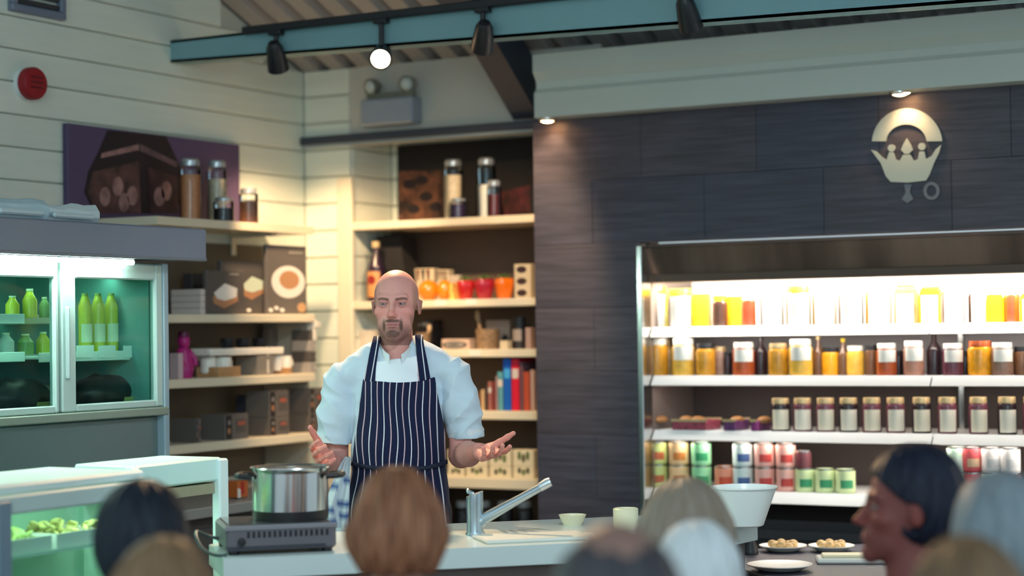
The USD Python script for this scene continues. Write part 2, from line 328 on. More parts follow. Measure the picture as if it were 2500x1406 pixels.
crown = pxpoly([(2128, 366), (2140, 369), (2154, 383), (2166, 391), (2172, 372), (2183, 372), (2188, 389), (2198, 393), (2206, 378), (2224, 378), (2232, 393), (2242, 389), (2246, 370), (2258, 370), (2262, 389), (2276, 381), (2286, 365), (2299, 354), (2294, 373), (2282, 397), (2271, 426), (2262, 441), (2216, 446), (2176, 444), (2164, 430), (2152, 399), (2138, 380)])
obj('crown', prism(crown, .008, 'xz', YD - .012), emb_m, t)
for c in ((2178, 362, 9), (2252, 358, 9)): obj('crown_ball', prism(pxcirc(*c), .008, 'xz', YD - .012), emb_m, t)
obj('crown_point', prism(pxpoly([(2215, 338), (2224, 352), (2230, 366), (2220, 376), (2210, 376), (2201, 366), (2207, 352)]), .008, 'xz', YD - .012), emb_m, t)
faint = M('emblem_faint', (.20, .20, .22), .5)
obj('stem', prism(unary_union([pxpoly([(2208, 450), (2226, 450), (2222, 470), (2231, 486), (2216, 496), (2202, 486), (2212, 470)])]), .004, 'xz', YD - .008), faint, t, label='faint grey stem under the crown')
obj('scroll', prism(pxcirc(2275, 466, 20, 22).difference(pxcirc(2275, 466, 12, 14)), .004, 'xz', YD - .008), faint, t, label='faint grey scroll beside the stem')

# ------------------------------------------------------------------ shelving
taupe = M('shelf_back_shade', (.12, .095, .065), .7, var=.08, scale=4)  # dark panel colour stands in for shade on the wall behind the shelves
t = thing('wall_shelving', 'cream wall shelves on the left wall beside the tall fridge, three boards with shade-toned backing', 'shelves')
for z1, z0 in ((1.681, 1.646), (1.416, 1.379), (1.149, 1.111)):
    obj('shelf', bx(XL + .014, -4.944, 5.30, 6.985, z0, z1, .003), shelf_m, t)
obj('back_panel', bx(XL + .002, XL + .013, 5.30, 6.99, .96, 2.0), taupe, t)
obj('upright', bx(XL + .014, -4.99, 6.985, 7.0, 1.0, 1.66), M('upright_grey', (.42, .38, .31), .5), t)
obj('bracket', [bx(-4.99, -4.95, 6.985, 7.012, 1.56, 1.655, .004), bx(-4.99, -4.94, 6.99, 7.03, 1.62, 1.645, .003)], M('bracket_white', (.70, .66, .58), .4), t, label='small pale metal bracket at the shelf end')
t = thing('display_shelf', 'deep cream display shelf high on the left wall under the purple canvas', 'shelf')
obj('board', prism([(XL + .001, 5.88), (-4.944, 5.90), (-4.944, 6.99), (XL + .001, 6.99)], .034, 'xy', 2.042), shelf_m, t)
for yy in (6.2, 6.75): obj('bracket', [bx(XL, XL + .24, yy, yy + .03, 2.028, 2.042), bx(XL, XL + .02, yy, yy + .03, 1.95, 2.03)], shelf_m, t)
alc_back = M('alcove_back', (.10, .066, .045), .7, var=.08, scale=4)
t = thing('alcove_shelving', 'cream shelves built into the alcove behind the chef', 'shelves')
for z1, z0 in ((2.110, 2.075), (1.739, 1.704), (1.512, 1.476), (1.235, 1.196), (.934, .886), (.60, .56)):
    obj('shelf', bx(-4.978, -3.70, YP - .005, YB - .012, z0, z1, .003), shelf_m, t)
obj('back_panel', bx(-4.978, -3.70, YB - .011, YB - .001, .4, 2.075), alc_back, t)
obj('side_panel', bx(-3.70, -3.68, YP + .01, YB, .4, 2.12), alc_back, t)
tk = M('price_ticket', (.80, .74, .66), .5)
for k, (px, py) in enumerate(((1010, 741), (1075, 739), (1150, 737), (1160, 862))):
    a = at_y(px, py, YP - .006); obj('price_ticket', bx(a[0] - .03, a[0] + .03, YP - .007, YP - .005, a[2] - .014, a[2] + .014), tk, t)

# ------------------------------------------------------------------ canvases (flat prints)
def poly_x(pts, x): return Polygon([(q[1], q[2]) for q in (at_x(a, b, x) for a, b in pts)])
xc = XL + .03
a, b = at_x(165, 300, xc), at_x(585, 352, xc)
t = thing('purple_canvas', 'purple photo canvas with a dark domed lantern shape on the left wall', 'picture')
y0, y1, z1 = a[1], b[1], a[2]
obj('canvas', bx(XL + .001, xc, y0, y1, 2.077, z1, .003), M('canvas_purple', (.085, .055, .125), .6), t)
def print_x(name, pts, m, k=1): obj(name, prism(poly_x(pts, xc), .001 * k, 'yz', xc), m, t)
dk, br, pk = M('print_dark', (.010, .004, .008), .6), M('print_brown', (.085, .035, .032), .6, var=.6, scale=14), M('print_pink', (.30, .16, .15), .6, var=.4, scale=22)
print_x('print_dome', [(262, 318), (405, 332), (437, 400), (446, 440), (440, 500), (400, 521), (230, 521), (205, 470), (215, 420), (240, 370)], dk, 1)
print_x('print_face', [(226, 420), (338, 394), (343, 521), (232, 521), (214, 468)], br, 2)
print_x('print_face', [(362, 408), (432, 432), (436, 521), (366, 521)], M('print_brown2', (.05, .018, .022), .6, var=.6, scale=14), 2)
print_x('print_band', [(248, 374), (338, 352), (338, 366), (246, 386)], pk, 2)
print_x('print_band', [(342, 352), (432, 396), (430, 408), (342, 368)], M('print_mauve', (.13, .075, .085), .6, var=.4, scale=22), 2)
for c in ((255, 480), (287, 455), (302, 495), (322, 478), (388, 480), (405, 466)):
    print_x('print_swirl', [(c[0] + 13 * math.cos(q), c[1] + 24 * math.sin(q)) for q in np.linspace(0, 6.1, 12)], pk, 3)
yc = YB - .03
t = thing('black_canvas', 'black photo canvas with a brown textured lower part above the alcove shelf', 'picture')
x0 = at_y(970, 450, yc)[0]
obj('canvas', bx(x0, -3.72, yc, YB - .001, 2.111, at_y(970, 356, yc)[2], .003), black_matt, t)
def print_y(name, pts, m, k=1): obj(name, prism(pxpoly(pts, yc), .001 * k, 'xz', yc - .001 * k), m, t)
rust = M('print_rust', (.12, .045, .022), .6, var=.9, scale=16)
print_y('print_earth', [(974, 418), (1080, 416), (1095, 470), (1088, 533), (974, 536)], rust)
print_y('print_earth', [(1215, 470), (1294, 452), (1294, 520), (1220, 530)], M('print_maroon', (.05, .008, .01), .6, var=.9, scale=18))
for c in ((1000, 450), (1040, 480), (1065, 505), (1010, 510), (1030, 440)):
    print_y('print_blot', [(c[0] + 16 * math.cos(q), c[1] + 12 * math.sin(q)) for q in np.linspace(0, 6.1, 10)], dk, 2)

# ------------------------------------------------------------------ small goods: builders in a local frame (x along, -y towards the viewer, base at z = 0)
def on_left(px0, px1, py, zb, depth, xf):
    y1 = at_x(px1, py, xf)[1]; y0 = at_x(px0, py, xf - depth)[1]; h = at_x(px1, py, xf)[2] - zb
    return dict(loc=(xf - depth / 2, (y0 + y1) / 2, zb), rot=PI / 2, w=max(.03, y1 - y0), h=h, d=depth)
def on_back(px0, px1, py, zb, depth, yf):
    x0 = at_y(px0, py, yf)[0]; x1 = at_y(px1, py, yf + depth)[0]; h = at_y(px0, py, yf)[2] - zb
    return dict(loc=((x0 + x1) / 2, yf + depth / 2, zb), rot=0., w=max(.02, x1 - x0), h=h, d=depth)
def rnd(px, dpx, py, zb, y=None, x=None):
    q = at_y(px, py, y) if x is None else at_x(px, py, x); d = float((q - EYE) @ fw)
    return dict(loc=(q[0], q[1], zb), w=dpx * d / F, h=q[2] - zb)
def carton(name, label, s, m, cat='box', group=None, lid=None, prints=()):
    t = thing(name, label, cat, s['loc'], s['rot'], group); w, h, d = s['w'] / 2, s['h'], s['d'] / 2
    obj('body', bx(-w, w, -d, d, 0, h * .86 if lid else h, .002), m, t)
    if lid: obj('lid', bx(-w - .002, w + .002, -d - .002, d + .002, h * .80, h, .002), lid, t)
    for k, (nm, pts, pm) in enumerate(prints): obj(nm, prism([(-w + 2 * w * a, h * b) for a, b in pts], .0008 + .0004 * k, 'xz', -d - .0008 - .0004 * k - (.002 if lid else 0)), pm, t)
    return t
def ell(cx, cy, rx, ry, n=22): return [(cx + rx * math.cos(a), cy + ry * math.sin(a)) for a in np.linspace(0, 2 * PI, n, endpoint=False)]
def storage_jar(name, label, s, fill_m, fill=.7, lid_m=None, group=None, cat='jar', narrow=1.):
    r, h = s['w'] / 2, s['h']; t = thing(name, label, cat, s['loc'], 0, group)
    lid_h = min(.03, h * .16)
    obj('contents', lathe([(0, .004), (r * .92, .004), (r * .93, h * fill), (0, h * fill + .004)], 24), fill_m, t)
    obj('glass', lathe([(0, .0), (r * .96, 0), (r, .006), (r, h * .82), (r * .8 * narrow, h - lid_h), (r * .78 * narrow, h - lid_h)], 28), clear_m, t)
    obj('lid', lathe([(0, h - lid_h), (r * .86 * narrow, h - lid_h), (r * .88 * narrow, h - lid_h * .3), (r * .7 * narrow, h), (0, h)], 24), lid_m or M('jar_lid', (.45, .48, .50), .25, metal=.6), t); return t
TOPX = -5.06
orange_f = M('orange_lentils', (.62, .26, .11), .7, var=.2, scale=120); pale_f = M('pale_beans', (.66, .54, .38), .7, var=.2, scale=90)
dark_f = M('dark_beans', (.03, .02, .02), .6, var=.4, scale=120); brown_f = M('brown_spice', (.42, .17, .09), .7, var=.25, scale=100)
for a_ in ((('tall_storage_jar', 'tall glass jar of orange lentils before the purple canvas', rnd(464, 52, 388, 2.076, x=TOPX), orange_f, .74)),
           ('tall_storage_jar', 'tall glass jar of pale beans beside the orange lentil jar', rnd(529, 48, 392, 2.076, x=TOPX - .06), pale_f, .70),
           ('storage_jar', 'small glass jar of dark beans in front of the pale bean jar', rnd(546, 50, 482, 2.076, x=-5.0), dark_f, .55),
           ('storage_jar', 'small glass jar of reddish brown spice, rightmost on the high left shelf', rnd(607, 46, 458, 2.076, x=-5.02), brown_f, .62)):
    storage_jar(*a_)
ya = 7.48
for a_ in (('tall_storage_jar', 'tall glass jar of pale grain, left one before the black canvas', rnd(1106, 48, 390, 2.110, y=ya), pale_f, .74),
           ('tall_storage_jar', 'tall glass jar half filled with white flour before the black canvas', rnd(1187, 46, 386, 2.110, y=ya), M('flour', (.75, .72, .66), .8), .55),
           ('storage_jar', 'small glass jar of purple black berries in front of the pale grain jar', rnd(1118, 44, 484, 2.110, y=7.39), M('berries', (.035, .015, .06), .4, var=.4, scale=90), .7),
           ('storage_jar', 'small glass jar of dark red beans in front of the white flour jar', rnd(1206, 36, 440, 2.110, y=7.39), M('red_beans', (.10, .01, .012), .4, var=.4, scale=90), .6)):
    storage_jar(*a_)

# left shelves, top tier
grey_card = M('grey_card', (.085, .075, .07), .6, var=.05, scale=5); grey_card2 = M('grey_card_light', (.13, .115, .105), .6)
mid_card = M('mid_grey_card', (.27, .245, .22), .6)
white_pr, brown_pr, tan_pr, mint_pr = M('print_white', (.78, .74, .68), .5), M('print_caramel', (.42, .20, .10), .5), M('print_tan', (.55, .33, .17), .5), M('print_mint', (.60, .68, .52), .5)
XF = -4.965
s = on_left(424, 494, 705, 1.681, .16, XF)
for k in range(4):
    n = dict(s); n['loc'] = (s['loc'][0], s['loc'][1], 1.681 + k * s['h'] / 4); n['h'] = s['h'] / 4 - .001
    carton('white_gift_box', 'flat pale box, %s of four stacked on the upper left shelf' % ['lowest', 'second from the bottom', 'third from the bottom', 'topmost'][k], n, M('pinkish_card', (.60, .53, .49), .6), group=None)
carton('grey_gift_box', 'small dark box behind the stack of pale boxes', on_left(446, 496, 668, 1.681, .05, XF - .17), M('dark_card', (.045, .042, .045), .6))
def cake(x, y, k):   # printed picture of a square iced cake
    return [('print_cake', [(x - .30 * k, y - .02 * k), (x - .02 * k, y + .16 * k), (x + .28 * k, y + .08 * k), (x + .30 * k, y - .1 * k), (x - .04 * k, y - .26 * k), (x - .28 * k, y - .16 * k)], brown_pr),
            ('print_icing', [(x - .28 * k, y + .06 * k), (x - .02 * k, y + .26 * k), (x + .28 * k, y + .16 * k), (x + .26 * k, y - .02 * k), (x - .02 * k, y - .10 * k), (x - .2 * k, y - .06 * k)], white_pr if x < .5 else mint_pr)]
carton('cake_box', 'dark grey box with a white iced cake picture, left of the bowl picture box', on_left(494, 596, 662, 1.681, .02, XF - .01), grey_card, prints=cake(.5 - .001, .42, 1.1) + [('print_bar', [(.6, .9), (.85, .9), (.85, .94), (.6, .94)], mid_card)])
carton('cake_box', 'dark grey box with a mint iced cake picture, left neighbour of the bowl picture box', on_left(530, 646, 640, 1.681, .02, XF - .04), grey_card, prints=cake(.72, .50, .85) + [('print_dot', ell(.62, .08, .05, .035), white_pr)])
carton('soup_box', 'tallest dark grey box with a white plate of soup pictured on it', on_left(642, 748, 602, 1.681, .02, XF - .01), grey_card2,
       prints=[('print_plate', ell(.53, .47, .42, .235, 30), white_pr), ('print_soup', ell(.55, .50, .25, .135, 26), M('print_soup', (.46, .24, .12), .5)), ('print_biscuit', ell(.86, .10, .11, .07, 18), tan_pr), ('print_bar', [(.55, .88), (.9, .88), (.9, .92), (.55, .92)], mid_card)]
       + [('print_dot', ell(.08 + .14 * k, .06 + .03 * (k == 1), .05, .03, 12), white_pr) for k in range(3)])
# middle tier: magenta bottle-shaped things, plates, cups
mag = M('magenta', (.42, .01, .17), .45, var=.2, scale=30)
for k, (px, dpx, py, lab) in enumerate(((448, 50, 806, 'magenta soft toy figure at the left of the middle left shelf'),)):
    s = rnd(px, dpx, py, 1.416, x=-5.05); r, h = s['w'] / 2, s['h']; t = thing('magenta_figure', lab, 'toy', s['loc'])
    obj('body', lathe([(0, 0), (r * .8, 0), (r * 1.0, h * .2), (r * .7, h * .55), (r * .35, h * .66), (0, h * .68)], 20), mag, t); obj('head', ball((0, 0, h * .76), (r * .62, r * .62, h * .17)), mag, t)
    for sx in (-1, 1): obj('arm', tube([(0, sx * r * .6, h * .58), (.02, sx * r * 1.05, h * .40), (.03, sx * r * .9, h * .25)], [.014, .013, .012]), mag, t)
    obj('cap', lathe([(0, h * .86), (r * .6, h * .86), (r * .5, h * .97), (0, h)], 16), M('dark_magenta', (.10, .005, .05), .5), t)
carton('pink_pack', 'pale pink and white upright packet left of the magenta figure', on_left(420, 440, 862, 1.416, .05, -4.97), M('pale_pink', (.55, .42, .44), .6), cat='packet')
wood_l = M('light_wood', (.50, .27, .12), .5, var=.2, scale=25, stretch=(1, 8, 1))
def cup_tray(label, s, n, cup_h):
    t = thing('wooden_cup_tray', label, 'tray', s['loc'], s['rot']); w, d = s['w'] / 2, s['d'] / 2
    obj('base', bx(-w, w, -d, d, 0, .014, .002), wood_l, t)
    for (a1, b1, c1, d1) in ((-w, w, -d, -d + .01), (-w, w, d - .01, d), (-w, -w + .01, -d + .01, d - .01), (w - .01, w, -d + .01, d - .01)): obj('rim', bx(a1, b1, c1, d1, .014, s['h'], .002), wood_l, t)
    return t
s = on_left(478, 588, 894, 1.416, .12, -4.955); cup_tray('wooden tray carrying two white mugs on the middle left shelf', s, 2, .07)
s2 = on_left(660, 712, 897, 1.416, .10, -4.955); cup_tray('small wooden tray carrying two white cups beside the grey boxes', s2, 2, .06)
mugw = M('mug_white', (.84, .80, .72), .25)
def mug(label, px, dpx, py, zb, x):
    s = rnd(px, dpx, py, zb, x=x); r, h = s['w'] / 2, s['h']; t = thing('mug', label, 'mug', s['loc'])
    obj('cup', lathe([(0, 0), (r * .85, 0), (r, h * .1), (r, h), (r - .004, h), (r - .004, h * .15), (0, .01)], 24), mugw, t)
    obj('handle', tube([(.0, r * .95, h * .8), (.005, r * 1.45, h * .72), (.005, r * 1.5, h * .4), (0, r * .97, h * .2)], .005, 8), mugw, t)
mug('white mug at the left on the wooden tray with two mugs', 508, 40, 872, 1.431, -5.03); mug('white mug at the right on the wooden tray with two mugs', 545, 40, 872, 1.431, -5.0)
mug('white cup at the left on the small wooden tray', 677, 26, 869, 1.431, -5.015); mug('white cup at the right on the small wooden tray', 698, 28, 869, 1.431, -4.995)
bc = carton('grey_gift_box', 'grey box with a white bow tie label under the white platter', on_left(575, 668, 868, 1.416, .12, -4.97), M('warm_grey_card', (.20, .185, .165), .6), prints=[('print_label', [(.60, .1), (.68, .1), (.68, .8), (.6, .8)], white_pr)])
carton('grey_gift_box', 'tall taupe box standing behind the platter at the back of the middle left shelf', on_left(640, 725, 800, 1.416, .04, -5.15), M('taupe_card', (.15, .13, .11), .6))
t = thing('white_platter', 'long white rectangular platter lying across mugs and grey box', 'platter', (-5.06, (at_x(500, 850, -5.0)[1] + at_x(680, 850, -5.0)[1]) / 2, at_x(600, 866, -5.0)[2]), PI / 2)
L_ = (at_x(680, 850, -5.0)[1] - at_x(500, 850, -5.0)[1]) / 2
obj('dish', [bx(-L_, L_, -.09, .09, .0, .012, .004), bx(-L_, L_, -.09, -.08, .01, .03, .003), bx(-L_, L_, .08, .09, .01, .03, .003), bx(-L_, -L_ + .01, -.08, .08, .01, .03, .003), bx(L_ - .01, L_, -.08, .08, .01, .03, .003)], mugw, t)
obj('foot', [bx(-L_ * .8, -L_ * .7, -.05, .05, -.02, .0), bx(L_ * .7, L_ * .8, -.05, .05, -.02, 0)], mugw, t)
zp = at_x(600, 866, -5.0)[2] + .0125
for k, (pa, pb) in enumerate(((538, 572), (576, 612), (616, 655))):
    s = rnd((pa + pb) / 2, pb - pa, 826, zp, x=-5.06); r = s['w'] / 2; t = thing('espresso_cup', 'small black cup on the white platter, %s of three' % ['left', 'middle', 'right'][k], 'cup', s['loc'])
    h = max(.035, s['h']); obj('cup', lathe([(0, 0), (r * .6, 0), (r * .9, h * .5), (r, h), (r - .003, h), (r * .8, h * .5), (0, .006)], 20), black_m, t); obj('handle', tube([(0, r * .9, h * .8), (0, r * 1.3, h * .6), (0, r * .8, h * .3)], .004, 8), black_m, t)
for k in range(4):
    s = on_left(712, 772, 912 - 27 * (k + 1), 1.416, .10, -4.955); hh_ = s['h']
    n = dict(s); n['h'] = .048; n['loc'] = (s['loc'][0], s['loc'][1], 1.416 + k * .049)
    carton('slim_gift_box', 'slim %s box, %s of four stacked at the middle left shelf end' % (['pale grey', 'dark grey', 'pale grey', 'dark grey'][k], ['lowest', 'second', 'third', 'topmost'][k]), n, [M('stone_card', (.36, .33, .30), .6), grey_card][k % 2], prints=[('print_mark', ell(.88, .5, .03, .12, 10), white_pr)])
# bottom tier: grey boxes with reddish labels
redl = M('label_red', (.36, .09, .06), .5); navy_c = M('navy_card', (.03, .03, .05), .6)
rows = [(420, 490, 1022, 0, 'first from the left'), (490, 606, 1008, 0, 'second from the left'), (600, 706, 1016, 0, 'third from the left'), (700, 790, 1008, 0, 'fourth from the left')]
zc_ = 1.149
def label_box(lab, s): carton('mug_box', lab, s, grey_card2, lid=None, prints=[('print_window', [(.03, .04), (.28, .04), (.28, .96), (.03, .96)], M('box_black', (.02, .017, .02), .5)), ('print_picture', ell(.16, .35, .06, .12, 10), brown_pr), ('print_picture', ell(.17, .68, .05, .1, 10), mid_card), ('print_label', [(.46, .28), (.9, .28), (.9, .78), (.46, .78)], grey_card), ('print_title', [(.52, .55), (.84, .55), (.84, .70), (.52, .70)], redl)])
for px0, px1, py, k, lab in rows:
    s = on_left(px0, px1, py, zc_, .13, -4.96)
    label_box('grey box with red label, %s in the bottom left shelf row' % lab, s)
    if px0 >= 600:
        s3 = on_left(px0, px1, py - (64 if px0 < 700 else 62), zc_, .13, -4.96); n = dict(s); n['h'] = s3['h'] - s['h']; n['loc'] = (s['loc'][0], s['loc'][1], zc_ + s['h'] + .0008)
        label_box('grey red-labelled box stacked on the %s box of the bottom left shelf' % ('third' if px0 < 700 else 'fourth'), n)
carton('navy_box', 'navy blue patterned box on the bottom left shelf behind the second grey box', on_left(575, 640, 962, zc_, .05, -5.11), navy_c, prints=[('print_stripe', [(.1, .5 + .1 * k), (.9, .5 + .1 * k), (.9, .54 + .1 * k), (.1, .54 + .1 * k)], mid_card) for k in range(4)])
# things at floor level behind the pot
carton('orange_packet', 'orange and red food packet standing left of the steel pot', on_left(555, 606, 1172, .95, .05, -4.6), M('packet_orange', (.55, .13, .03), .5), cat='packet', prints=[('print_panel', [(.3, .2), (.62, .2), (.62, .95), (.3, .95)], M('packet_red', (.50, .03, .015), .5)), ('print_corner', [(.0, .0), (.28, 0), (.28, .5), (0, .6)], white_pr)])

# ------------------------------------------------------------------ alcove goods
YA = 7.36
# first shelf
s = on_back(882, 1030, 574, 1.739, .14, 7.46); w, h = s['w'], s['h']
t = thing('black_gift_bag', 'large black tapering bag at the left of the upper alcove shelf', 'bag', s['loc'])
pf = [(-w * .5, 0), (w * .5, 0), (w * .36, h * .97), (-w * .16, h * .97)]
obj('body', prism(pf, .13, 'xz', -.065), black_matt, t); obj('fold', prism([(-w * .12, h * .97), (w * .3, h * .97), (w * .26, h), (-w * .08, h)], .06, 'xz', -.03), black_matt, t)
q = at_y(911, 655, 7.37)
t = thing('dark_bottle', 'dark bottle with an orange label in front of the black bag', 'bottle', (q[0], 7.395, 1.739))
r = .040; hb = at_y(911, 590, 7.395)[2] - 1.739
obj('body', lathe([(0, 0), (r * .95, 0), (r, .01), (r, hb * .52), (r * .9, hb * .6), (.016, hb * .78), (.015, hb * .93), (0, hb * .93)], 24), M('bottle_purple', (.025, .012, .035), .2), t); obj('cap', lathe([(0, hb * .9), (.019, hb * .9), (.019, hb), (0, hb)], 18), M('cap_gold', (.5, .38, .2), .4), t)
lb = obj('label', moved(arc_band(r, .02, hb * .5, -2.5, -.55, .0015), (0, 0, 0)), M('label_orange', (.62, .28, .10), .5), t)
obj('label_disc', moved(lathe([(0, 0), (.021, 0), (.021, .0012), (0, .0012)], 20), (0.0, -r - .0015, hb * .36), rx=PI / 2), M('label_red_disc', (.28, .02, .015), .5), lb)
pat = M('pattern_black', (.02, .02, .02), .6)
for k, (pa, pb, py, lab) in enumerate(((988, 1072, 657, 'cream box with black cutlery pattern behind the oranges'), (1066, 1108, 659, 'cream box with dark knife pattern behind the yellow wedge'))):
    carton('patterned_box', lab, on_back(pa, pb, py, 1.739, .05, 7.56), M('cream_card', (.62, .52, .36), .6), prints=[('print_cutlery', [(.08 + .18 * j, .62), (.12 + .18 * j, .62), (.16 + .18 * j, .97), (.03 + .18 * j, .97)], pat if (j + k) % 2 else M('pattern_brown', (.12, .03, .02), .5)) for j in range(5)])
carton('patterned_box', 'pale box behind the left red pepper pot', on_back(1096, 1130, 672, 1.739, .03, 7.50), M('pale_card', (.42, .36, .30), .6))
def fruit_pot(kind, label, px, dpx, py, m, y=7.42):
    s = rnd(px, dpx, py, 1.739, y=y); r, h = s['w'] / 2, s['h']; t = thing(kind, label, 'storage pot', s['loc'])
    if kind == 'orange_pot':
        hh = h * .93; obj('pot', lathe([(0, 0), (r * .55, 0)] + [(r * math.sin(a), hh * .5 - hh * .5 * math.cos(a)) for a in np.linspace(.55, PI - .12, 16)] + [(0, hh)], 28), m, t)
        obj('stem', lathe([(0, hh - .004), (.006, hh - .004), (.005, h), (0, h)], 10), M('stem_green', (.06, .12, .03), .5), t)
    else:
        n = 40; a = np.linspace(0, 2 * PI, n, endpoint=False); prf = [(0, .0), (.62, 0), (.70, .05), (.86, .35), (.98, .62), (1.0, .78), (.88, .90), (.55, .93), (.25, .88), (0, .86)]
        v = np.array([[pr * r * (1 + .07 * math.cos(4 * q) * min(1, pr * 1.3)) * math.cos(q), pr * r * (1 + .07 * math.cos(4 * q) * min(1, pr * 1.3)) * math.sin(q), pz * h * .93] for pr, pz in prf for q in a]); f = []
        for i in range(len(prf) - 1):
            for j in range(n): f += [(i * n + j, i * n + (j + 1) % n, (i + 1) * n + (j + 1) % n), (i * n + j, (i + 1) * n + (j + 1) % n, (i + 1) * n + j)]
        mm = trimesh.Trimesh(v, f, process=False); mm.merge_vertices(); mm.update_faces(mm.nondegenerate_faces()); obj('pot', mm, m, t, smooth=50)
        obj('stem', [tube([(0, 0, h * .80), (.002, 0, h * .95), (.008, -.003, h * 1.02)], [.012, .007, .006], 10)] + [tube([(0, 0, h * .86), (.022 * math.cos(q), .022 * math.sin(q), h * .90), (.03 * math.cos(q), .03 * math.sin(q), h * .99)], [.007, .006, .002], 8) for q in np.linspace(0, 5, 5)], M('stem_green', (.06, .12, .03), .5), t)
og = M('glazed_orange', (.78, .22, .008), .12, coat=.6); rd = M('glazed_red', (.42, .012, .012), .12, coat=.6); om = M('glazed_pepper_orange', (.80, .16, .008), .12, coat=.6)
fruit_pot('orange_pot', 'round glossy orange fruit shaped pot, left of two beside the head', 1046, 52, 680, og); fruit_pot('orange_pot', 'round glossy orange fruit shaped pot next to the yellow cheese wedge', 1086, 40, 680, og, 7.44)
fruit_pot('pepper_pot', 'glossy red pepper shaped pot with green stem beside the yellow wedge', 1136, 46, 676, rd); fruit_pot('pepper_pot', 'glossy dark red pepper shaped pot between the red and orange peppers', 1182, 50, 672, M('glazed_crimson', (.36, .012, .03), .12, coat=.6)); fruit_pot('pepper_pot', 'glossy orange pepper shaped pot, rightmost of the pots', 1230, 50, 670, om)
s = on_back(1103, 1124, 690, 1.739, .10, 7.355)
t = thing('cheese_wedge', 'yellow cheese wedge shaped pot between oranges and red pepper', 'storage pot', s['loc'])
obj('wedge', prism([(-s['w'] * .6, 0), (s['w'] * .9, 0), (s['w'] * .1, s['h']), (-s['w'] * .3, s['h'])], .09, 'xz', -.045), M('cheese_yellow', (.78, .50, .12), .3), t)
obj('hole', [ball((-.004 + .01 * k, -.045, .02 + .022 * k), (.004, .002, .005), 1) for k in range(3)], M('cheese_hole', (.2, .12, .03), .5), t)
s = on_back(1255, 1306, 645, 1.739, .04, 7.42)
carton('oval_print_box', 'cream board with three dark oval prints at the right end of the upper alcove shelf', s, M('cream_card', (.62, .52, .36)), cat='board', prints=[('print_oval', ell(.45, .16 + .34 * k, .30, .10, 18), M('oval_dark', (.04, .018, .02), .5)) for k in range(3)])
# second shelf
def pot_round(name, label, cat, px, dpx, py, zb, m, y, taper=1., utensils=(), um=None):
    s = rnd(px, dpx, py, zb, y=y); r, h = s['w'] / 2, s['h']; t = thing(name, label, cat, s['loc'])
    obj('pot', lathe([(0, 0), (r * taper, 0), (r, h), (r - .006, h), (r * taper - .006, .01), (0, .01)], 26), m, t); return t, r, h
spoonw = M('spoon_wood', (.62, .42, .24), .5); stone_w = M('stone_white', (.62, .55, .46), .4, var=.1, scale=40)
t, r, h = pot_round('mortar', 'white stone mortar partly hidden behind the left shoulder', 'mortar', 898, 58, 806, 1.512, stone_w, 7.44, .75)
t = single('pestle', tube([(-.045, 0, .085), (-.02, 0, .06), (.02, .0, .025)], [.011, .009, .013], 12), M('pestle_cream', (.72, .58, .42), .4), 'cream pestle leaning out of the white mortar', 'pestle', loc=(at_y(893, 800, 7.44)[0], 7.44, 1.515 + .02))
carton('jar_box', 'cream box behind the mortar on the second alcove shelf', on_back(866, 905, 776, 1.512, .04, 7.58), M('beige_card', (.48, .36, .25), .6))
carton('black_box', 'black glossy box on the second alcove shelf right of the head', on_back(1020, 1082, 780, 1.512, .10, 7.50), M('box_black', (.02, .017, .02)), prints=[('print_logo', ell(.10, .82, .05, .06, 14), mid_card), ('print_logo', [(.3, .78), (.7, .78), (.7, .9), (.3, .9)], mid_card)])
t, r, h = pot_round('wicker_pot', 'brown woven pot with a wooden spoon just right of the neck', 'utensil pot', 1034, 36, 812, 1.512, M('wicker', (.24, .15, .08), .7, var=.5, scale=90), 7.42, .8)
t = single('wooden_spoon', [tube([(0, 0, 0), (.028, 0, .075)], .006, 8), ball((.032, 0, .088), (.011, .007, .02))], spoonw, 'wooden spoon in the woven pot right of the neck', 'spoon', loc=(at_y(1034, 820, 7.42)[0], 7.42, 1.525))
s = on_back(1078, 1162, 828, 1.512, .06, 7.38)
carton('pan_box', 'low cream box with an oval black pan pictured on its front', s, M('peach_card', (.58, .42, .33), .5), prints=[('print_pan', ell(.47, .44, .44, .36, 26), pat), ('print_steel', ell(.47, .46, .36, .27, 24), mid_card), ('print_food', ell(.45, .46, .2, .12, 16), M('print_grey2', (.08, .075, .075), .5))])
t, r, h = pot_round('wicker_pot', 'larger brown woven pot holding wooden utensils on the second alcove shelf', 'utensil pot', 1190, 58, 803, 1.512, M('wicker', (.24, .15, .08)), 7.42, .92)
single('wooden_spatula', [tube([(-.03, 0, .02), (-.052, .0, .13)], .008, 8), ball((-.056, 0, .142), (.013, .006, .026))], M('spatula_brown', (.30, .19, .10), .6), 'wooden spatula leaning left out of the larger woven pot', 'spatula', loc=(at_y(1192, 820, 7.42)[0], 7.42, 1.523))
carton('grey_card_box', 'grey cream picture box behind the black can', on_back(1186, 1252, 782, 1.512, .03, 7.56), M('grey_cream', (.32, .27, .24), .6), prints=[('print_dark', ell(.8, .3, .14, .2, 12), pat)])
carton('cream_packet', 'small low cream packet right of the larger woven pot', on_back(1220, 1250, 832, 1.512, .04, 7.37), M('cream_card', (.62, .52, .36)), cat='packet')
t, r, h = pot_round('black_canister', 'black canister with pale label on the second alcove shelf', 'canister', 1268, 34, 775, 1.512, M('box_black', (.02, .017, .02)), 7.46, 1.)
obj('label', arc_band(r, h * .25, h * .62, -2.3, -.8), M('grey_cream', (.32, .27, .24)), t)
carton('pinkish_packet', 'pinkish upright packet at the right end of the second alcove shelf', on_back(1282, 1306, 800, 1.512, .04, 7.37), M('pink_brown', (.40, .26, .22), .6), cat='packet')
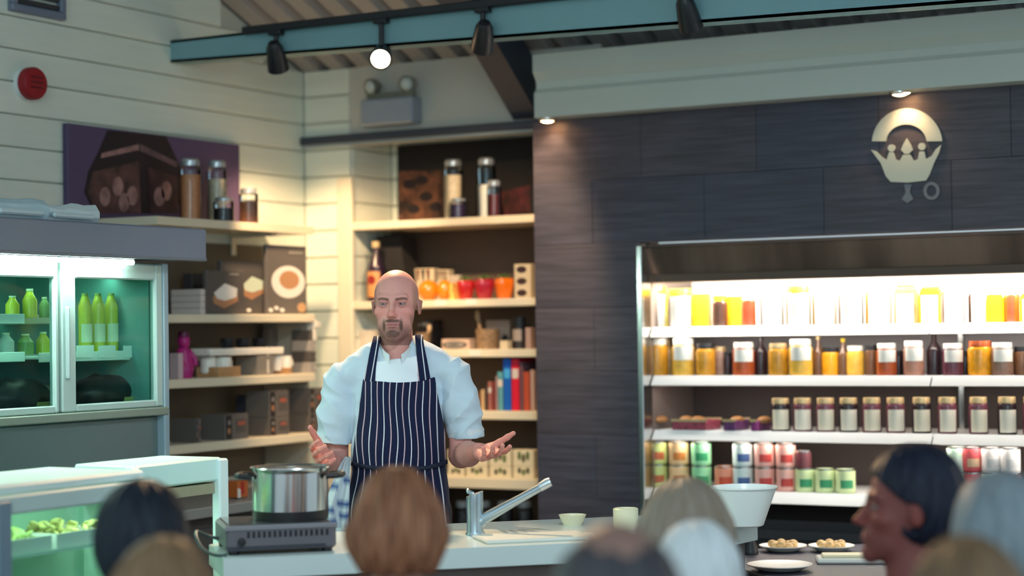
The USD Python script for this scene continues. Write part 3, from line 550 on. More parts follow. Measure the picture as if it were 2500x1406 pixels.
# books
bk = [(1166, 1174, 958, (.20, .09, .05), 'thin dark brown book, leftmost on the book shelf'), (1174, 1184, 951, (.60, .40, .22), 'tan book beside the thin brown one'), (1184, 1192, 940, (.05, .035, .03), 'narrow black book left of the black and white striped book'), (1191, 1202, 932, (.34, .12, .10), 'short book with pink top and black spine'), (1202, 1210, 935, (.22, .04, .04), 'short dark red book'),
      (1210, 1218, 918, (.42, .30, .30), 'thin greyish pink book left of the teal book'), (1214, 1230, 908, (.10, .32, .38), 'teal book with a pale spine panel'), (1228, 1250, 875, (.005, .10, .46), 'tall bright blue book'), (1248, 1270, 875, (.62, .008, .035), 'tall bright red book beside the blue one'), (1268, 1278, 884, (.14, .07, .09), 'plum grey book between the bright red and orange red books'),
      (1277, 1295, 908, (.45, .07, .03), 'orange red book left of the pale pink one'), (1294, 1306, 903, (.50, .33, .28), 'pale pink book at the right end of the book shelf')]
for (pa, pb, py, c, lab) in bk:
    s = on_back(pa, pb, py, 1.235, .012, 7.37); x0 = at_y(pa, py, 7.37)[0]; w = (pb - pa) / 535 * .98
    t = thing('book', lab, 'book', (x0 + w / 2, 7.45, 1.235)); h = s['h']; cm = M('book_%d' % pa, c, .45); w = w / 2 - .0006
    obj('cover', [bx(-w, -w + .002, -.08, .08, 0, h), bx(w - .002, w, -.08, .08, 0, h), bx(-w, w, -.08, -.0765, 0, h, .001)], cm, t, smooth=False)
    obj('pages', bx(-w + .0021, w - .0021, -.0764, .076, .003, h - .004), M('paper', (.72, .66, .54), .8), t, smooth=False)
    if pa in (1191, 1214, 1228, 1248): obj('spine_label', bx(-w * .8, w * .8, -.081, -.08, h * .62, h * .8), M('paper_label', (.62, .55, .5), .6) if pa != 1228 else M('label_cyan', (.05, .35, .7), .5), t)
# patterned crates, plants motif
crate = M('crate_cream', (.70, .62, .44), .6); leaf = M('leaf_print', (.12, .16, .05), .6); olive = M('olive_print', (.10, .09, .05), .6)
cr = [(1090, 1135), (1135, 1192), (1192, 1250), (1250, 1306)]
for k, (pa, pb) in enumerate(cr):
    for lv in range(2):
        s = on_back(pa, pb, 1098 if lv else 1138, .934, .12, 7.38); s0 = on_back(pa, pb, 1138, .934, .12, 7.38)
        n = dict(s); n['w'] = (pb - pa) / 535 * 1.03
        if lv: n['h'] = s['h'] - s0['h'] - .001; n['loc'] = (s['loc'][0], s['loc'][1], .934 + s0['h'] + .001)
        n['loc'] = (at_y((pa + pb) / 2, 1120, 7.38)[0], n['loc'][1], n['loc'][2]); n['w'] *= .99
        carton('leaf_tin', 'cream leaf print box, %s column from the left, %s row, behind the chef' % (['first', 'second', 'third', 'fourth'][k], ['lower', 'upper'][lv]), n, crate, prints=[('print_leaf', ell(.3 + .2 * j, .5 + .15 * ((j + k) % 2), .09, .28, 10), leaf if (j + lv) % 2 else olive) for j in range(3)])
for k, px in enumerate((1130, 1180, 1232, 1280)):
    s = rnd(px, 40, 1222, .60, y=7.45); storage_jar('preserve_jar', 'dark glass preserve jar low behind the tap, %s' % nth(k), s, M('preserve_dark', (.06, .05, .05), .4, var=.5, scale=40), .8)
#==PART3==
# ------------------------------------------------------------------ tall glass-door fridge on the left wall
FX = -4.5
t = thing('glass_door_fridge', 'tall glass door display fridge with a grey blue canopy on the left', 'fridge')
fy1 = 5.43
obj('cabinet', [bx(XL + .01, FX - .02, 3.2, 5.40, 0, .02), bx(XL + .01, XL + .05, 3.2, 5.40, .02, 1.86), bx(XL + .05, FX - .045, 5.375, 5.405, .02, 1.86), bx(XL + .05, FX - .045, 3.2, 3.23, .02, 1.86), bx(XL + .05, FX - .045, 3.23, 5.375, 1.83, 1.86), bx(XL + .05, FX - .045, 3.23, 5.375, 1.28, 1.315)], fridge_in, t, smooth=False)
obj('base_panel', bx(FX - .06, FX - .03, 3.2, 5.415, .02, 1.30, .004), fridge_base, t)
obj('sill', bx(FX - .06, FX + .01, 3.2, 5.42, 1.305, 1.335, .004), M('sill_olive', (.24, .28, .23), .45), t)
obj('end_post', bx(FX - .045, FX + .004, 5.40, fy1, .9, 1.86, .004), M('post_blue', (.30, .40, .46), .35), t)
cy = at_x(505, 600, -4.4)[1]
obj('canopy', bx(XL + .01, -4.40, 3.2, cy, 1.873, 1.987, .006), grey_paint, t)
obj('canopy_lip', bx(-4.43, -4.398, 3.2, cy, 1.868, 1.880, .003), M('canopy_lip', (.16, .18, .22), .4), t)
obj('light_tube', tube([(FX + .03, 3.3, 1.858), (FX + .03, 5.2, 1.858)], .010, 10), tube_m, t, label='cold white light tube under the canopy')
def door(y0, y1, gy0, gy1):
    d = obj('door', [bx(FX - .03, FX, y0, gy0, 1.337, 1.855, .005), bx(FX - .03, FX, gy1, y1, 1.337, 1.855, .005), bx(FX - .03, FX, gy0, gy1, 1.337, 1.362, .004), bx(FX - .03, FX, gy0, gy1, 1.798, 1.855, .005)], fridge_frame, t)
    obj('glass', bx(FX - .02, FX - .014, gy0, gy1, 1.362, 1.798), pane_m, d, smooth=False)
    obj('handle', bx(FX, FX + .018, y0 + .012, y0 + .026, 1.45, 1.70, .005), M('handle_grey', (.38, .45, .45), .3), d)
door(3.95, 4.855, 4.0, 4.835); door(4.868, 5.40, 4.94, 5.36)
for yy0, yy1, zz in ((3.98, 4.83, 1.665), (3.98, 4.83, 1.535), (4.90, 5.372, 1.530)):
    obj('rack', bx(XL + .06, FX - .14, yy0, yy1, zz - .012, zz, .003), M('rack_white', (.62, .78, .70), .4), t)
    obj('rack_lip', bx(FX - .14, FX - .132, yy0, yy1, zz - .022, zz + .012, .002), M('rack_white', (.62, .78, .70)), t)
for zz, y0, y1 in ((1.82, 3.4, 4.8), (1.82, 4.9, 5.36)):
    rect_light('fridge_lamp', (FX - .22, (y0 + y1) / 2, zz), (-.25, 0, -1), y1 - y0, .05, 11., (.60, 1., .76))
rect_light('canopy_lamp', (FX + .035, 4.3, 1.85), (.5, 0, -1), 1.7, .03, 90., (.72, 1., .86))
yg = M('drink_yellow', (.52, .56, .06), .25); lab_g = M('label_pale_green', (.62, .74, .50), .4)
for k, px in enumerate((203, 235, 267)):
    s = rnd(px + 4, 33, 716, 1.5305, x=-4.70); r, h = s['w'] / 2, s['h']
    t = thing('drink_bottle', 'yellow drink bottle behind the right fridge door, %s of three' % ['left', 'middle', 'right'][k], 'bottle', s['loc'])
    obj('body', lathe([(0, 0), (r * .95, 0), (r, .01), (r, h * .78), (r * .62, h * .90), (r * .5, h * .95), (0, h * .95)], 20), yg, t); obj('cap', lathe([(0, h * .92), (r * .48, h * .92), (r * .48, h), (0, h)], 14), M('cap_green', (.30, .42, .10), .4), t); obj('label', arc_band(r, h * .2, h * .5, -1.4, 1.4), lab_g, t)
for k, px in enumerate((208, 262, 322)):
    a = at_x(px, 858, FX - .128)
    single('shelf_ticket', bx(-.045, .045, -.002, .0, -.022, .022), M('ticket_white', (.70, .82, .74), .5), 'white shelf ticket behind the right fridge door, %s of three' % ['left', 'middle', 'right'][k], 'shelf ticket', loc=(FX - .1295, a[1], a[2]), rot=PI / 2)
for k, (px, dpx, py, zz, m) in enumerate(((30, 34, 722, 1.665, yg), (72, 36, 705, 1.665, yg), (108, 26, 725, 1.665, M('drink_green', (.16, .32, .10), .3)), (14, 40, 812, 1.535, M('tub_pale', (.55, .68, .60), .4)), (62, 40, 815, 1.535, M('drink_green', (.16, .32, .10), .3)), (105, 34, 810, 1.535, yg))):
    s = rnd(px, dpx, py, zz + .0005, x=-4.74); r, h = s['w'] / 2, s['h']
    t = thing('drink_bottle', 'bottle behind the left fridge door, %s on its %s rack' % (['left', 'middle', 'right'][k % 3], ['upper', 'lower'][k // 3]), 'bottle', s['loc'])
    obj('body', lathe([(0, 0), (r * .95, 0), (r, .008), (r, h * .6), (r * .5, h * .84), (r * .45, h * .93), (0, h * .93)], 18), m, t); obj('cap', lathe([(0, h * .92), (r * .5, h * .92), (r * .5, h), (0, h)], 12), lab_g, t)
bkt = M('basket_black', (.01, .015, .015), .5)
for k, (px, lab) in enumerate(((250, 'dark rounded bag on the floor of the right fridge compartment'), (35, 'dark rounded bag on the floor of the left fridge compartment'))):
    a = at_x(px, 960, -4.72); t = thing('dark_bag', lab, 'bag', (a[0], a[1], 1.3155), PI / 2)
    b = ball((0, 0, .065), (.16, .10, .075), 3); b.vertices[:, 2] = np.maximum(b.vertices[:, 2], 0); b.vertices += (meshkit.noise(b.vertices * 22)[:, None] - .5) * .02 * (b.vertices[:, 2:3] > .01); obj('bag', b, bkt, t, smooth=True)
    obj('label', moved(bx(-.03, .03, -.003, 0, -.012, .012), (.04, -.094, .045), rx=.25), M('label_olive', (.32, .36, .12), .5), t)
s = at_x(250, 960, -4.72)
# folded pale trays on top of the canopy
pale_blue = M('pale_blue_plastic', (.50, .68, .74), .4, var=.05, scale=12)
for k, (px0, px1, py0, py1, lab) in enumerate(((0, 108, 492, 560, 'pale blue folded bag on top of the fridge canopy at the left picture edge'), (92, 232, 504, 556, 'white blue folded bag on the fridge canopy beside the purple canvas'))):
    a, b = at_x(px0 - 40 * (k == 0), py1, -4.5), at_x(px1, py1, -4.5); h = at_x(px0, py0, -4.6)[2] - 1.987
    m = bx(-(b[1] - a[1]) / 2, (b[1] - a[1]) / 2, -.14, .14, 0, h, .02); m = m.subdivide().subdivide().subdivide(); m.vertices += (meshkit.fbm(m.vertices * 14, 3, k)[:, None] - .5) * np.array([.02, .02, .035]) * (m.vertices[:, 2:3] > .005)
    t = thing('folded_bag', lab, 'bag', (-4.6, (a[1] + b[1]) / 2, 1.9875), PI / 2); obj('bag', m, pale_blue if k == 0 else M('pale_white_plastic', (.66, .78, .80), .4), t, smooth=True)
    obj('fold', bx(-(b[1] - a[1]) * .42, (b[1] - a[1]) * .3, -.155, -.14, h * .2, h * .5, .006), M('pale_white_plastic', (.66, .78, .80)), t)
# low back counter under the left shelves
t = thing('back_counter', 'low grey back counter along the left wall under the shelves', 'counter')
obj('worktop', bx(XL + .004, -4.50, 5.50, 7.33, .905, .945, .004), M('grey_top', (.30, .30, .29), .4), t); obj('cabinet', bx(XL + .004, -4.55, 5.52, 7.32, 0, .905), M('dark_cabinet', (.06, .055, .055), .6), t)
for k in range(3): obj('door', bx(-4.55, -4.535, 5.54 + k * .6, 6.1 + k * .6, .1, .86, .003), M('dark_cabinet2', (.08, .075, .075), .5), t)
q = at_x(610, 1200, -4.62)
for k, (px, py, c) in enumerate(((668, 1150, (.35, .28, .18)),)):
    pass

# ------------------------------------------------------------------ serve-over deli counter at the front left
mint = M('mint_enamel', (.42, .70, .64), .35); pale_mint = M('pale_mint', (.74, .90, .90), .3); blue_post = M('blue_grey_post', (.20, .30, .38), .4)
t = thing('deli_counter', 'pale mint serve over deli counter with a glass front at the lower left', 'display counter')
obj('base', [bx(-4.08, -3.66, 2.9, 4.38, 0, .70, .01), bx(-4.08, -3.82, 4.38, 4.88, 0, .70, .01)], M('deli_base', (.25, .38, .37), .5), t)
obj('top_shelf', bx(-4.07, -3.69, 2.9, 4.34, 1.168, 1.2, .008), pale_mint, t)
obj('top_band', bx(-3.69, -3.665, 2.9, 4.36, 1.12, 1.172, .006), M('band_white', (.62, .78, .76), .3), t)
obj('deck', [bx(-4.06, -3.70, 2.9, 4.38, .70, .73), bx(-4.06, -3.83, 4.38, 4.86, .70, .73)], M('deck_green', (.45, .62, .48), .4), t)
obj('back_wall', bx(-4.08, -4.06, 2.9, 4.88, .70, 1.168), M('deli_back', (.42, .66, .52), .5), t)
obj('front_glass', bx(-3.675, -3.669, 2.9, 4.36, .73, 1.12), pane_m, t, smooth=False)
obj('inner_shelf', bx(-4.0, -3.76, 2.9, 4.34, .985, .995), M('rack_white', (.62, .78, .70)), t)
y_l = at_x(10, 1300, -3.66)[1]
obj('front_post', bx(-3.69, -3.65, y_l - .03, y_l + .022, .70, 1.16, .005), blue_post, t)
obj('end_board', bx(-4.07, -3.82, 4.45, 4.87, 1.125, 1.2, .006), M('end_mint', (.62, .90, .85), .35), t)
obj('end_shelf', bx(-4.05, -3.83, 4.46, 4.86, 1.085, 1.118), M('end_brown', (.30, .30, .20), .5), t)
obj('end_post', bx(-3.845, -3.81, 4.845, 4.895, .72, 1.195, .006), pale_mint, t); obj('end_post', bx(-3.845, -3.81, 4.42, 4.46, .72, 1.195, .006), M('end_mint', (.50, .78, .72)), t)
obj('end_back', bx(-4.06, -4.04, 4.46, 4.86, .73, 1.085), M('deli_back', (.42, .66, .52)), t)
rect_light('deli_lamp', (-3.80, 3.75, 1.16), (-.25, 0, -1), 1.2, .04, 15., (.72, 1., .78)); rect_light('deli_end_lamp', (-3.93, 4.66, 1.08), (0, 0, -1), .3, .06, 13., (.62, 1., .76))
for k, (yy, xx, zz, c, lab) in enumerate(((3.92, -3.86, .9955, (.32, .42, .12), 'tray of green salad in the deli counter, upper left'), (4.16, -3.86, .9955, (.52, .50, .18), 'tray of yellow green salad in the deli counter, upper right'), (3.9, -3.85, .7305, (.40, .50, .20), 'tray of pale green salad in the deli counter, lower left'), (4.18, -3.85, .7305, (.22, .34, .12), 'tray of dark green salad in the deli counter, lower right'))):
    t = thing('salad_tray', lab, 'tray', (xx, yy, zz), PI / 2)
    obj('tray', [bx(-.11, .11, -.09, .09, 0, .006), bx(-.11, .11, -.09, -.084, .006, .04), bx(-.11, .11, .084, .09, .006, .04), bx(-.11, -.104, -.084, .084, .006, .04), bx(.104, .11, -.084, .084, .006, .04)], white_m, t)
    rg = random.Random(k); lm = []
    for j in range(40):
        b = ball((0, 0, 0), (.022, .016, .006), 1); lm.append(moved(b, (rg.uniform(-.085, .085), rg.uniform(-.065, .065), .02 + rg.random() * .04), rg.random() * 6, rg.uniform(-.8, .8), rg.uniform(-.8, .8)))
    p = obj('salad', lm, M('salad_%d' % k, c, .5, var=.4, scale=60), t, smooth=True); tag(p, kind='stuff')

# ------------------------------------------------------------------ open chiller with four white shelves in the dark wall
CY = 7.28
t = thing('open_chiller', 'open front chiller with brightly lit white shelves set in the dark tiled wall', 'chiller')
cab = M('chiller_liner', (.16, .125, .11), .5); shade_p = M('chiller_back_shade', (.06, .042, .038), .6)
obj('cabinet', [bx(OX0 - .02, OX0, YD + .015, 7.76, .1, OZ1), bx(OX0, OX1, 7.74, 7.76, .1, OZ1), bx(OX0, OX1, YD + .07, 7.76, OZ1 - .02, OZ1), bx(OX1, OX1 + .02, YD + .07, 7.76, .1, OZ1)], cab, t, smooth=False)
obj('steel_jamb', [bx(OX0 - .012, OX0 + .012, YD - .012, YD + .012, .1, OZ1 - .01, .003), bx(OX0, OX0 + .006, YD + .01, CY + .01, .1, OZ1 - .01)], steel, t, smooth=False)
obj('mirror_canopy', prism([(CY - .05, 1.935), (CY - .045, 1.94), (CY - .005, 1.83), (CY - .01, 1.825)], OX1 - OX0 - .01, 'yz', OX0 + .006), steel_dark, t, smooth=False)
obj('canopy_lip', bx(OX0 + .006, OX1, CY - .015, CY + .02, 1.788, 1.826, .003), M('lip_brown', (.10, .06, .04), .5), t)
obj('lamp_bar', bx(OX0 + .02, OX1, CY + .03, CY + .05, 1.80, 1.815), led_m, t, label='bright lamp bar behind the canopy lip')
rail_m = M('rail_white', (.88, .87, .86), .4)
SH = [(1.600, 1.560), (1.395, 1.355), (1.165, 1.125), (.917, .872)]
for z1, z0 in SH:
    obj('shelf', bx(OX0 + .008, OX1, CY + .02, 7.73, z1 - .012, z1 - .002, .002), rail_m, t)
    xs = [OX0 + .008, -2.20, -1.0, OX1]
    for a, b in zip(xs[:-1], xs[1:]):
        obj('price_rail', prism([(CY - .014, z0), (CY - .010, z0 - .002), (CY + .026, z1 - .004), (CY + .02, z1)], b - a - .006, 'yz', a + .003), rail_m, t, smooth=False)
for (za, zb, pm) in ((1.60, 1.93, M('chiller_back_lit', (.80, .76, .70), .5)), (1.395, 1.60, M('chiller_back_dim', (.46, .43, .44), .5)), (1.165, 1.395, shade_p), (.917, 1.165, shade_p), (.1, .917, shade_p)): obj('back_panel', bx(OX0 + .002, OX1 - .002, 7.734, 7.739, za, zb - .003), pm, t)  # panel colours carry each tier's light, bright above and shaded below
obj('plinth_grille', bx(OX0 + .008, OX1, CY + .03, CY + .05, .1, .80), M('grille_black', (.015, .014, .018), .5), t)
for k in range(8): obj('slat', bx(OX0 + .008, OX1, CY + .015, CY + .032, .16 + k * .08, .20 + k * .08, .003), M('grille_dark', (.03, .03, .035), .45), t)
for k in range(3): obj('upright', bx(-2.21 + 1.2 * k, -2.19 + 1.2 * k, 7.70, 7.735, .8, 1.78), steel, t)
W5 = OX1 - OX0 - .1; cx5 = (OX0 + OX1) / 2
rect_light('chiller_lamp', (cx5, CY + .06, 1.795), (0, .55, -1), W5, .03, 210., (1., .92, .78))
for k, (z1, z0) in enumerate(SH[:3]):
    rect_light('chiller_shelf_lamp', (cx5, CY + .045, z0 - .004), (0, .12, -1), W5, .02, [28., 26., 36.][k], (1., .90, .80))
jars_row = {}
wlabel = M('label_white', (.82, .80, .74), .5); clabel = M('label_cream', (.78, .70, .54), .5); lidg = M('lid_gold', (.58, .42, .22), .35, metal=.5); lidw = M('lid_white', (.78, .76, .70), .4)
VIEW = {}
def pack(name, label, cat, px, dpx, py, zb, m, y, lid_m, label_m=None, shape='jar', group=None, lab=(.2, .72), cover=1.15):
    s = rnd(px, dpx, py, zb, y=y); r, h = s['w'] / 2, s['h']; t = thing(name, label, cat, s['loc'], 0, group)
    if shape == 'jar':
        obj('body', lathe([(0, 0), (r * .94, 0), (r, .008), (r, h * .74), (r * .86, h * .83), (r * .84, h * .85), (0, h * .85)], 24), m, t); obj('lid', lathe([(0, h * .83), (r * .88, h * .83), (r * .9, h * .86), (r * .88, h), (0, h)], 22), lid_m, t)
    elif shape == 'bottle':
        obj('body', lathe([(0, 0), (r * .95, 0), (r, .008), (r, h * .52), (r * .8, h * .62), (r * .36, h * .74), (r * .32, h * .92), (0, h * .92)], 24), m, t); obj('cap', lathe([(0, h * .9), (r * .4, h * .9), (r * .4, h), (0, h)], 16), lid_m, t)
    elif shape == 'bag':    # stand-up pouch
        pr = [(-r, 0), (r, 0), (r * .97, h * .8), (r * .8, h), (-r * .8, h), (-r * .97, h * .8)]; b = prism(pr, r * .9, 'xz', -r * .45); obj('body', b, m, t); obj('seal', bx(-r * .8, r * .8, -r * .1, r * .1, h, h + .008), lid_m, t)
    elif shape == 'can':
        obj('body', lathe([(0, 0), (r * .93, 0), (r * .93, .004), (r * .97, .007), (r * .97, h - .007), (r * .93, h - .004), (0, h - .004)], 24), m, t); obj('rim', lathe([(r * .85, h - .006), (r * .97, h - .006), (r * .97, h), (r * .9, h)], 24), lid_m, t)
    az = -PI / 2 + .38
    if label_m is not None:
        if shape == 'bag': obj('label', bx(-r * .75, r * .75, -r * .46, -r * .45, h * lab[0], h * lab[1]), label_m, t)
        else: obj('label', arc_band(r * (.97 if shape == 'can' else 1), h * lab[0], h * lab[1], az - cover, az + cover), label_m, t)
    return t
C_ = {'yel': (.80, .52, .02), 'tan': (.58, .38, .16), 'or': (.82, .34, .01), 'rb': (.42, .08, .02), 'br': (.16, .07, .03), 'ol': (.28, .18, .06), 'amb': (.56, .26, .02), 'hon': (.76, .44, .06), 'dk': (.025, .012, .015), 'pk': (.42, .20, .14), 'pu': (.14, .04, .06), 'ly': (.86, .80, .02), 'gb': (.24, .14, .10), 'gold': (.62, .36, .05)}
def cm(k): return M('goods_' + k, C_[k], .2, var=.15, scale=40)
D_ = {'br': (.035, .014, .008), 'ol': (.06, .035, .012), 'tan': (.20, .11, .04), 'gold': (.24, .12, .02), 'rb': (.18, .03, .01), 'or': (.62, .22, .005), 'ly': (.80, .74, .01)}
def cd(k): return M('bright_goods_' + k, D_[k], .25, var=.15, scale=40)
# top row: pouches and jars with big white labels
YR = 7.42
row1 = [(1600, 54, 700, 'ly', 'yel', 'jar'), (1660, 54, 706, 'tan', 'yel', 'jar'), (1712, 44, 716, 'or', None, 'bag'), (1757, 38, 722, 'br', 'or', 'jar'), (1794, 40, 722, 'or', None, 'bag'), (1828, 34, 718, 'rb', None, 'jar'), (1884, 52, 700, 'br', None, 'jar'), (1948, 56, 698, 'ol', 'yel', 'jar'), (2012, 54, 700, 'tan', None, 'jar'), (2076, 56, 696, 'br', None, 'jar'), (2144, 58, 692, 'gold', None, 'jar'), (2212, 56, 700, 'tan', 'or', 'bag'), (2272, 54, 704, 'or', 'yel', 'bag'), (2326, 50, 692, 'br', None, 'jar'), (2392, 52, 700, 'br', None, 'jar'), (2428, 40, 718, 'ly', None, 'bag'), (2470, 42, 704, 'rb', None, 'jar'), (2520, 56, 716, 'ly', None, 'bag'), (2580, 52, 700, 'tan', None, 'jar')]
for i, (px, dpx, py, c, lid, shp) in enumerate(row1):
    lab_ = wlabel if dpx >= 50 else None
    cname = {'ly': 'lemon yellow', 'tan': 'tan', 'or': 'orange', 'br': 'brown', 'rb': 'red brown', 'ol': 'olive brown', 'gold': 'golden'}[c]
    pack('preserve_jar' if shp == 'jar' else 'food_pouch', '%s %s, %s on the brightest top chiller shelf' % (cname, ('white labelled jar' if lab_ else 'jar') if shp == 'jar' else 'pouch', nth(i)), 'jar' if shp == 'jar' else 'pouch', px, dpx + (6 if lab_ and shp == 'jar' else 0), py, 1.5985, cd(c), YR - .03 * (i % 2), cm(lid) if lid else lidw, lab_, shp, lab=(.03, .80), cover=.88)
row2 = [(1603, 58, 826, 'amb', lidw, None, 'jar'), (1632, 30, 818, 'ol', None, None, 'bottle'), (1668, 56, 826, 'hon', lidw, 'w', 'jar'), (1722, 48, 838, 'amb', None, None, 'jar'), (1758, 34, 846, 'gb', lidg, None, 'jar'), (1776, 26, 860, 'dk', None, None, 'jar'), (1815, 54, 836, 'rb', lidw, 'w', 'jar'), (1857, 34, 816, 'dk', None, None, 'bottle'), (1900, 50, 838, 'amb', lidg, None, 'jar'), (1954, 58, 828, 'hon', lidw, 'w', 'jar'), (1997, 30, 820, 'br', lidg, None, 'bottle'), (2028, 44, 848, 'or', None, None, 'jar'), (2058, 28, 826, 'br', cm('yel'), None, 'bottle'), (2088, 44, 844, 'hon', lidw, None, 'jar'), (2127, 32, 842, 'br', None, None, 'jar'), (2164, 50, 838, 'rb', lidw, 'w', 'jar'), (2193, 26, 856, 'dk', None, None, 'jar'), (2230, 50, 832, 'pk', lidw, 'w', 'jar'), (2280, 38, 806, 'dk', None, None, 'bottle'), (2326, 52, 838, 'pu', lidw, 'w', 'jar'), (2356, 26, 856, 'dk', None, None, 'jar'), (2392, 60, 832, 'or', cm('rb'), None, 'jar'), (2446, 54, 836, 'gb', lidw, 'w', 'jar'), (2494, 40, 846, 'br', None, None, 'jar'), (2540, 54, 834, 'amb', lidw, 'w', 'jar')]
cn2 = {'amb': 'amber', 'ol': 'olive brown', 'hon': 'honey yellow', 'gb': 'grey brown', 'dk': 'near black', 'rb': 'red brown', 'br': 'brown', 'or': 'bright orange', 'pk': 'pinkish brown', 'pu': 'purple brown'}
for i, (px, dpx, py, c, lid, lb, shp) in enumerate(row2):
    pack('sauce_bottle' if shp == 'bottle' else 'preserve_jar', '%s %s%s, %s on the second chiller shelf' % (cn2[c], 'bottle' if shp == 'bottle' else 'jar', ', white label' if lb else '', nth(i)), 'bottle' if shp == 'bottle' else 'jar', px, dpx, py, 1.3935, cm(c), 7.37 if dpx > 44 else 7.41, lid or black_m, wlabel if lb else None, shp, lab=(.42, .80), cover=.95)
# third row: trays at the left, cream labelled jars at the right
for i, (pa, pb, c) in enumerate(((1578, 1628, (.28, .09, .05)), (1640, 1760, (.30, .05, .08)), (1765, 1830, (.12, .03, .12)), (1832, 1882, (.22, .03, .16)))):
    s = on_back(pa, pb, 1016, 1.1635, .16, 7.30); w, h = s['w'] / 2, max(.045, s['h']); t = thing('food_tray', '%s food tray with gold edge, %s on the third chiller shelf' % (['brown', 'red brown', 'dark purple', 'magenta'][i], nth(i)), 'tray', s['loc'])
    obj('tray', [bx(-w, w, -.08, .08, 0, h * .7, .004)], M('tray_%d' % i, c, .35, var=.5, scale=40), t); obj('rim', [bx(-w - .002, w + .002, -.084, -.078, h * .62, h * .8), bx(-w - .002, w + .002, .078, .084, h * .62, h * .8)], lidg, t)
    for j in range(max(1, int(w / .03))): obj('food', ball((-w + .03 + j * .055, 0, h * .7), (.026, .05, .016), 2), M('tray_food', (.36, .17, .06), .4, var=.4, scale=50), t, smooth=True)
for i, px in enumerate((1905, 1959, 2015, 2071, 2128, 2186, 2249, 2312, 2388, 2458, 2520)):
    pack('labelled_jar', 'dark jar with cream label, %s of the cream labelled jar row' % nth(i), 'jar', px, 47, 972 - i * .4, 1.1635, cm('pu' if i % 3 else 'dk'), 7.36, lidg, clabel if i % 2 == 0 else M('label_cream2', (.80, .73, .60), .5), 'jar', lab=(.06, .66), cover=.92)
# fourth row: two layers of cans
cans4 = {'yg': (.50, .58, .18), 'to': (.68, .42, .20), 'gr': (.22, .55, .28), 'ro': (.68, .22, .12), 'bg': (.50, .60, .58), 'pr': (.68, .34, .28), 'ygr': (.55, .64, .32), 'red': (.45, .03, .04), 'mi': (.45, .62, .48), 'wh': (.55, .52, .5), 'dkr': (.14, .04, .05)}
band = {'yg': (.55, .14, .05), 'to': (.62, .20, .04), 'gr': (.03, .30, .12), 'ro': (.62, .08, .03), 'bg': (.06, .12, .30), 'pr': (.55, .06, .05), 'ygr': (.05, .33, .14), 'red': (.6, .4, .25), 'mi': (.7, .8, .7), 'wh': (.5, .5, .5), 'dkr': (.4, .05, .05)}
cname = {'yg': 'yellow green', 'to': 'tan', 'gr': 'green', 'ro': 'orange red', 'bg': 'blue grey', 'pr': 'pink red', 'ygr': 'pale lime', 'red': 'red', 'mi': 'mint', 'wh': 'grey white', 'dkr': 'dark red'}
def can(label, px, py_t, py_b, c, zb, h):
    s = rnd(px, 49, 1100, zb, y=7.36); r = s['w'] / 2; t = thing('food_can', label, 'can', s['loc'])
    obj('body', lathe([(0, 0), (r * .93, 0), (r * .93, .004), (r * .97, .007), (r * .97, h - .007), (r * .93, h - .004), (0, h - .004)], 24), M('can_' + c, cans4[c], .35), t)
    obj('rim', lathe([(r * .85, h - .006), (r * .97, h - .006), (r * .97, h), (r * .9, h)], 22), steel, t)
    lb = obj('label', arc_band(r * .97, h * .08, h * .92, -PI / 2 + .38 - 1.5, -PI / 2 + .38 + 1.5, .0008), M('canlab_' + c, tuple(min(.9, x * 1.12 + .05) for x in cans4[c]), .5), t)
    obj('emblem', arc_band(r * .97 + .0008, h * .22, h * .55, -PI / 2 + .38 - .55, -PI / 2 + .38 + .75, .0008), M('canband_' + c, band[c], .5), lb)
z4, h4 = .9155, .098
for i, (px, c) in enumerate(((1605, 'yg'), (1657, 'to'), (1712, 'gr'), (1768, 'ro'), (1813, 'bg'), (1866, 'pr'), (1918, 'pr'), (1964, 'ygr'), (2013, 'ygr'), (2063, 'ygr'), (2335, 'ygr'), (2372, 'red'), (2420, 'mi'), (2466, 'dkr'))):
    can('%s food can, %s in the lower can layer of the chiller' % (cname[c], nth(i)), px, 0, 0, c, z4, h4)
for i, (px, c) in enumerate(((1605, 'yg'), (1657, 'to'), (1712, 'gr'), (1813, 'bg'), (1866, 'pr'), (1918, 'pr'), (2335, 'mi'), (2372, 'red'), (2420, 'wh'), (2466, 'wh'))):
    can('%s food can, %s in the upper can layer of the chiller' % (cname[c], nth(i)), px, 0, 0, c, z4 + h4 + .0005, h4)
s = rnd(1960, 36, 1088, z4 + h4 + .0005, y=7.36)
t = pack('food_can', 'plain dark brown red can beside the gap in the upper can layer', 'can', 1962, 38, 1100, z4 + h4 + .0005, M('can_dkr', cans4['dkr'], .35), 7.36, steel, None, 'can')

# ------------------------------------------------------------------ demonstration counter (its own direction)
CA = math.radians(44.5); cu = np.array([math.cos(CA), math.sin(CA)]); cn = np.array([-math.sin(CA), math.cos(CA)])
def cpos(s, n, z): q = cu * s + cn * n; return (float(q[0]), float(q[1]), z)
TOP = .95; N0, N1, S0, S1 = 5.481, 6.19, .615, 2.42
t = thing('demonstration_counter', 'long pale demonstration counter in front of the chef', 'counter', cpos(S0, N0, 0), CA)
L_, D_ = S1 - S0, N1 - N0
obj('worktop', prism([(0, 0), (L_ - .42, 0), (L_, .36), (L_, D_), (.24, D_), (0, D_ - .32)], TOP - .89, 'xy', .89), worktop_m, t, smooth=False)
obj('front_panel', bx(.03, L_ - .44, .04, .06, .06, .89), front_m, t); obj('side_panel', bx(.03, .05, .06, D_ - .40, .06, .89), front_m, t); obj('side_panel', bx(L_ - .05, L_ - .03, .40, D_ - .03, .06, .89), front_m, t)
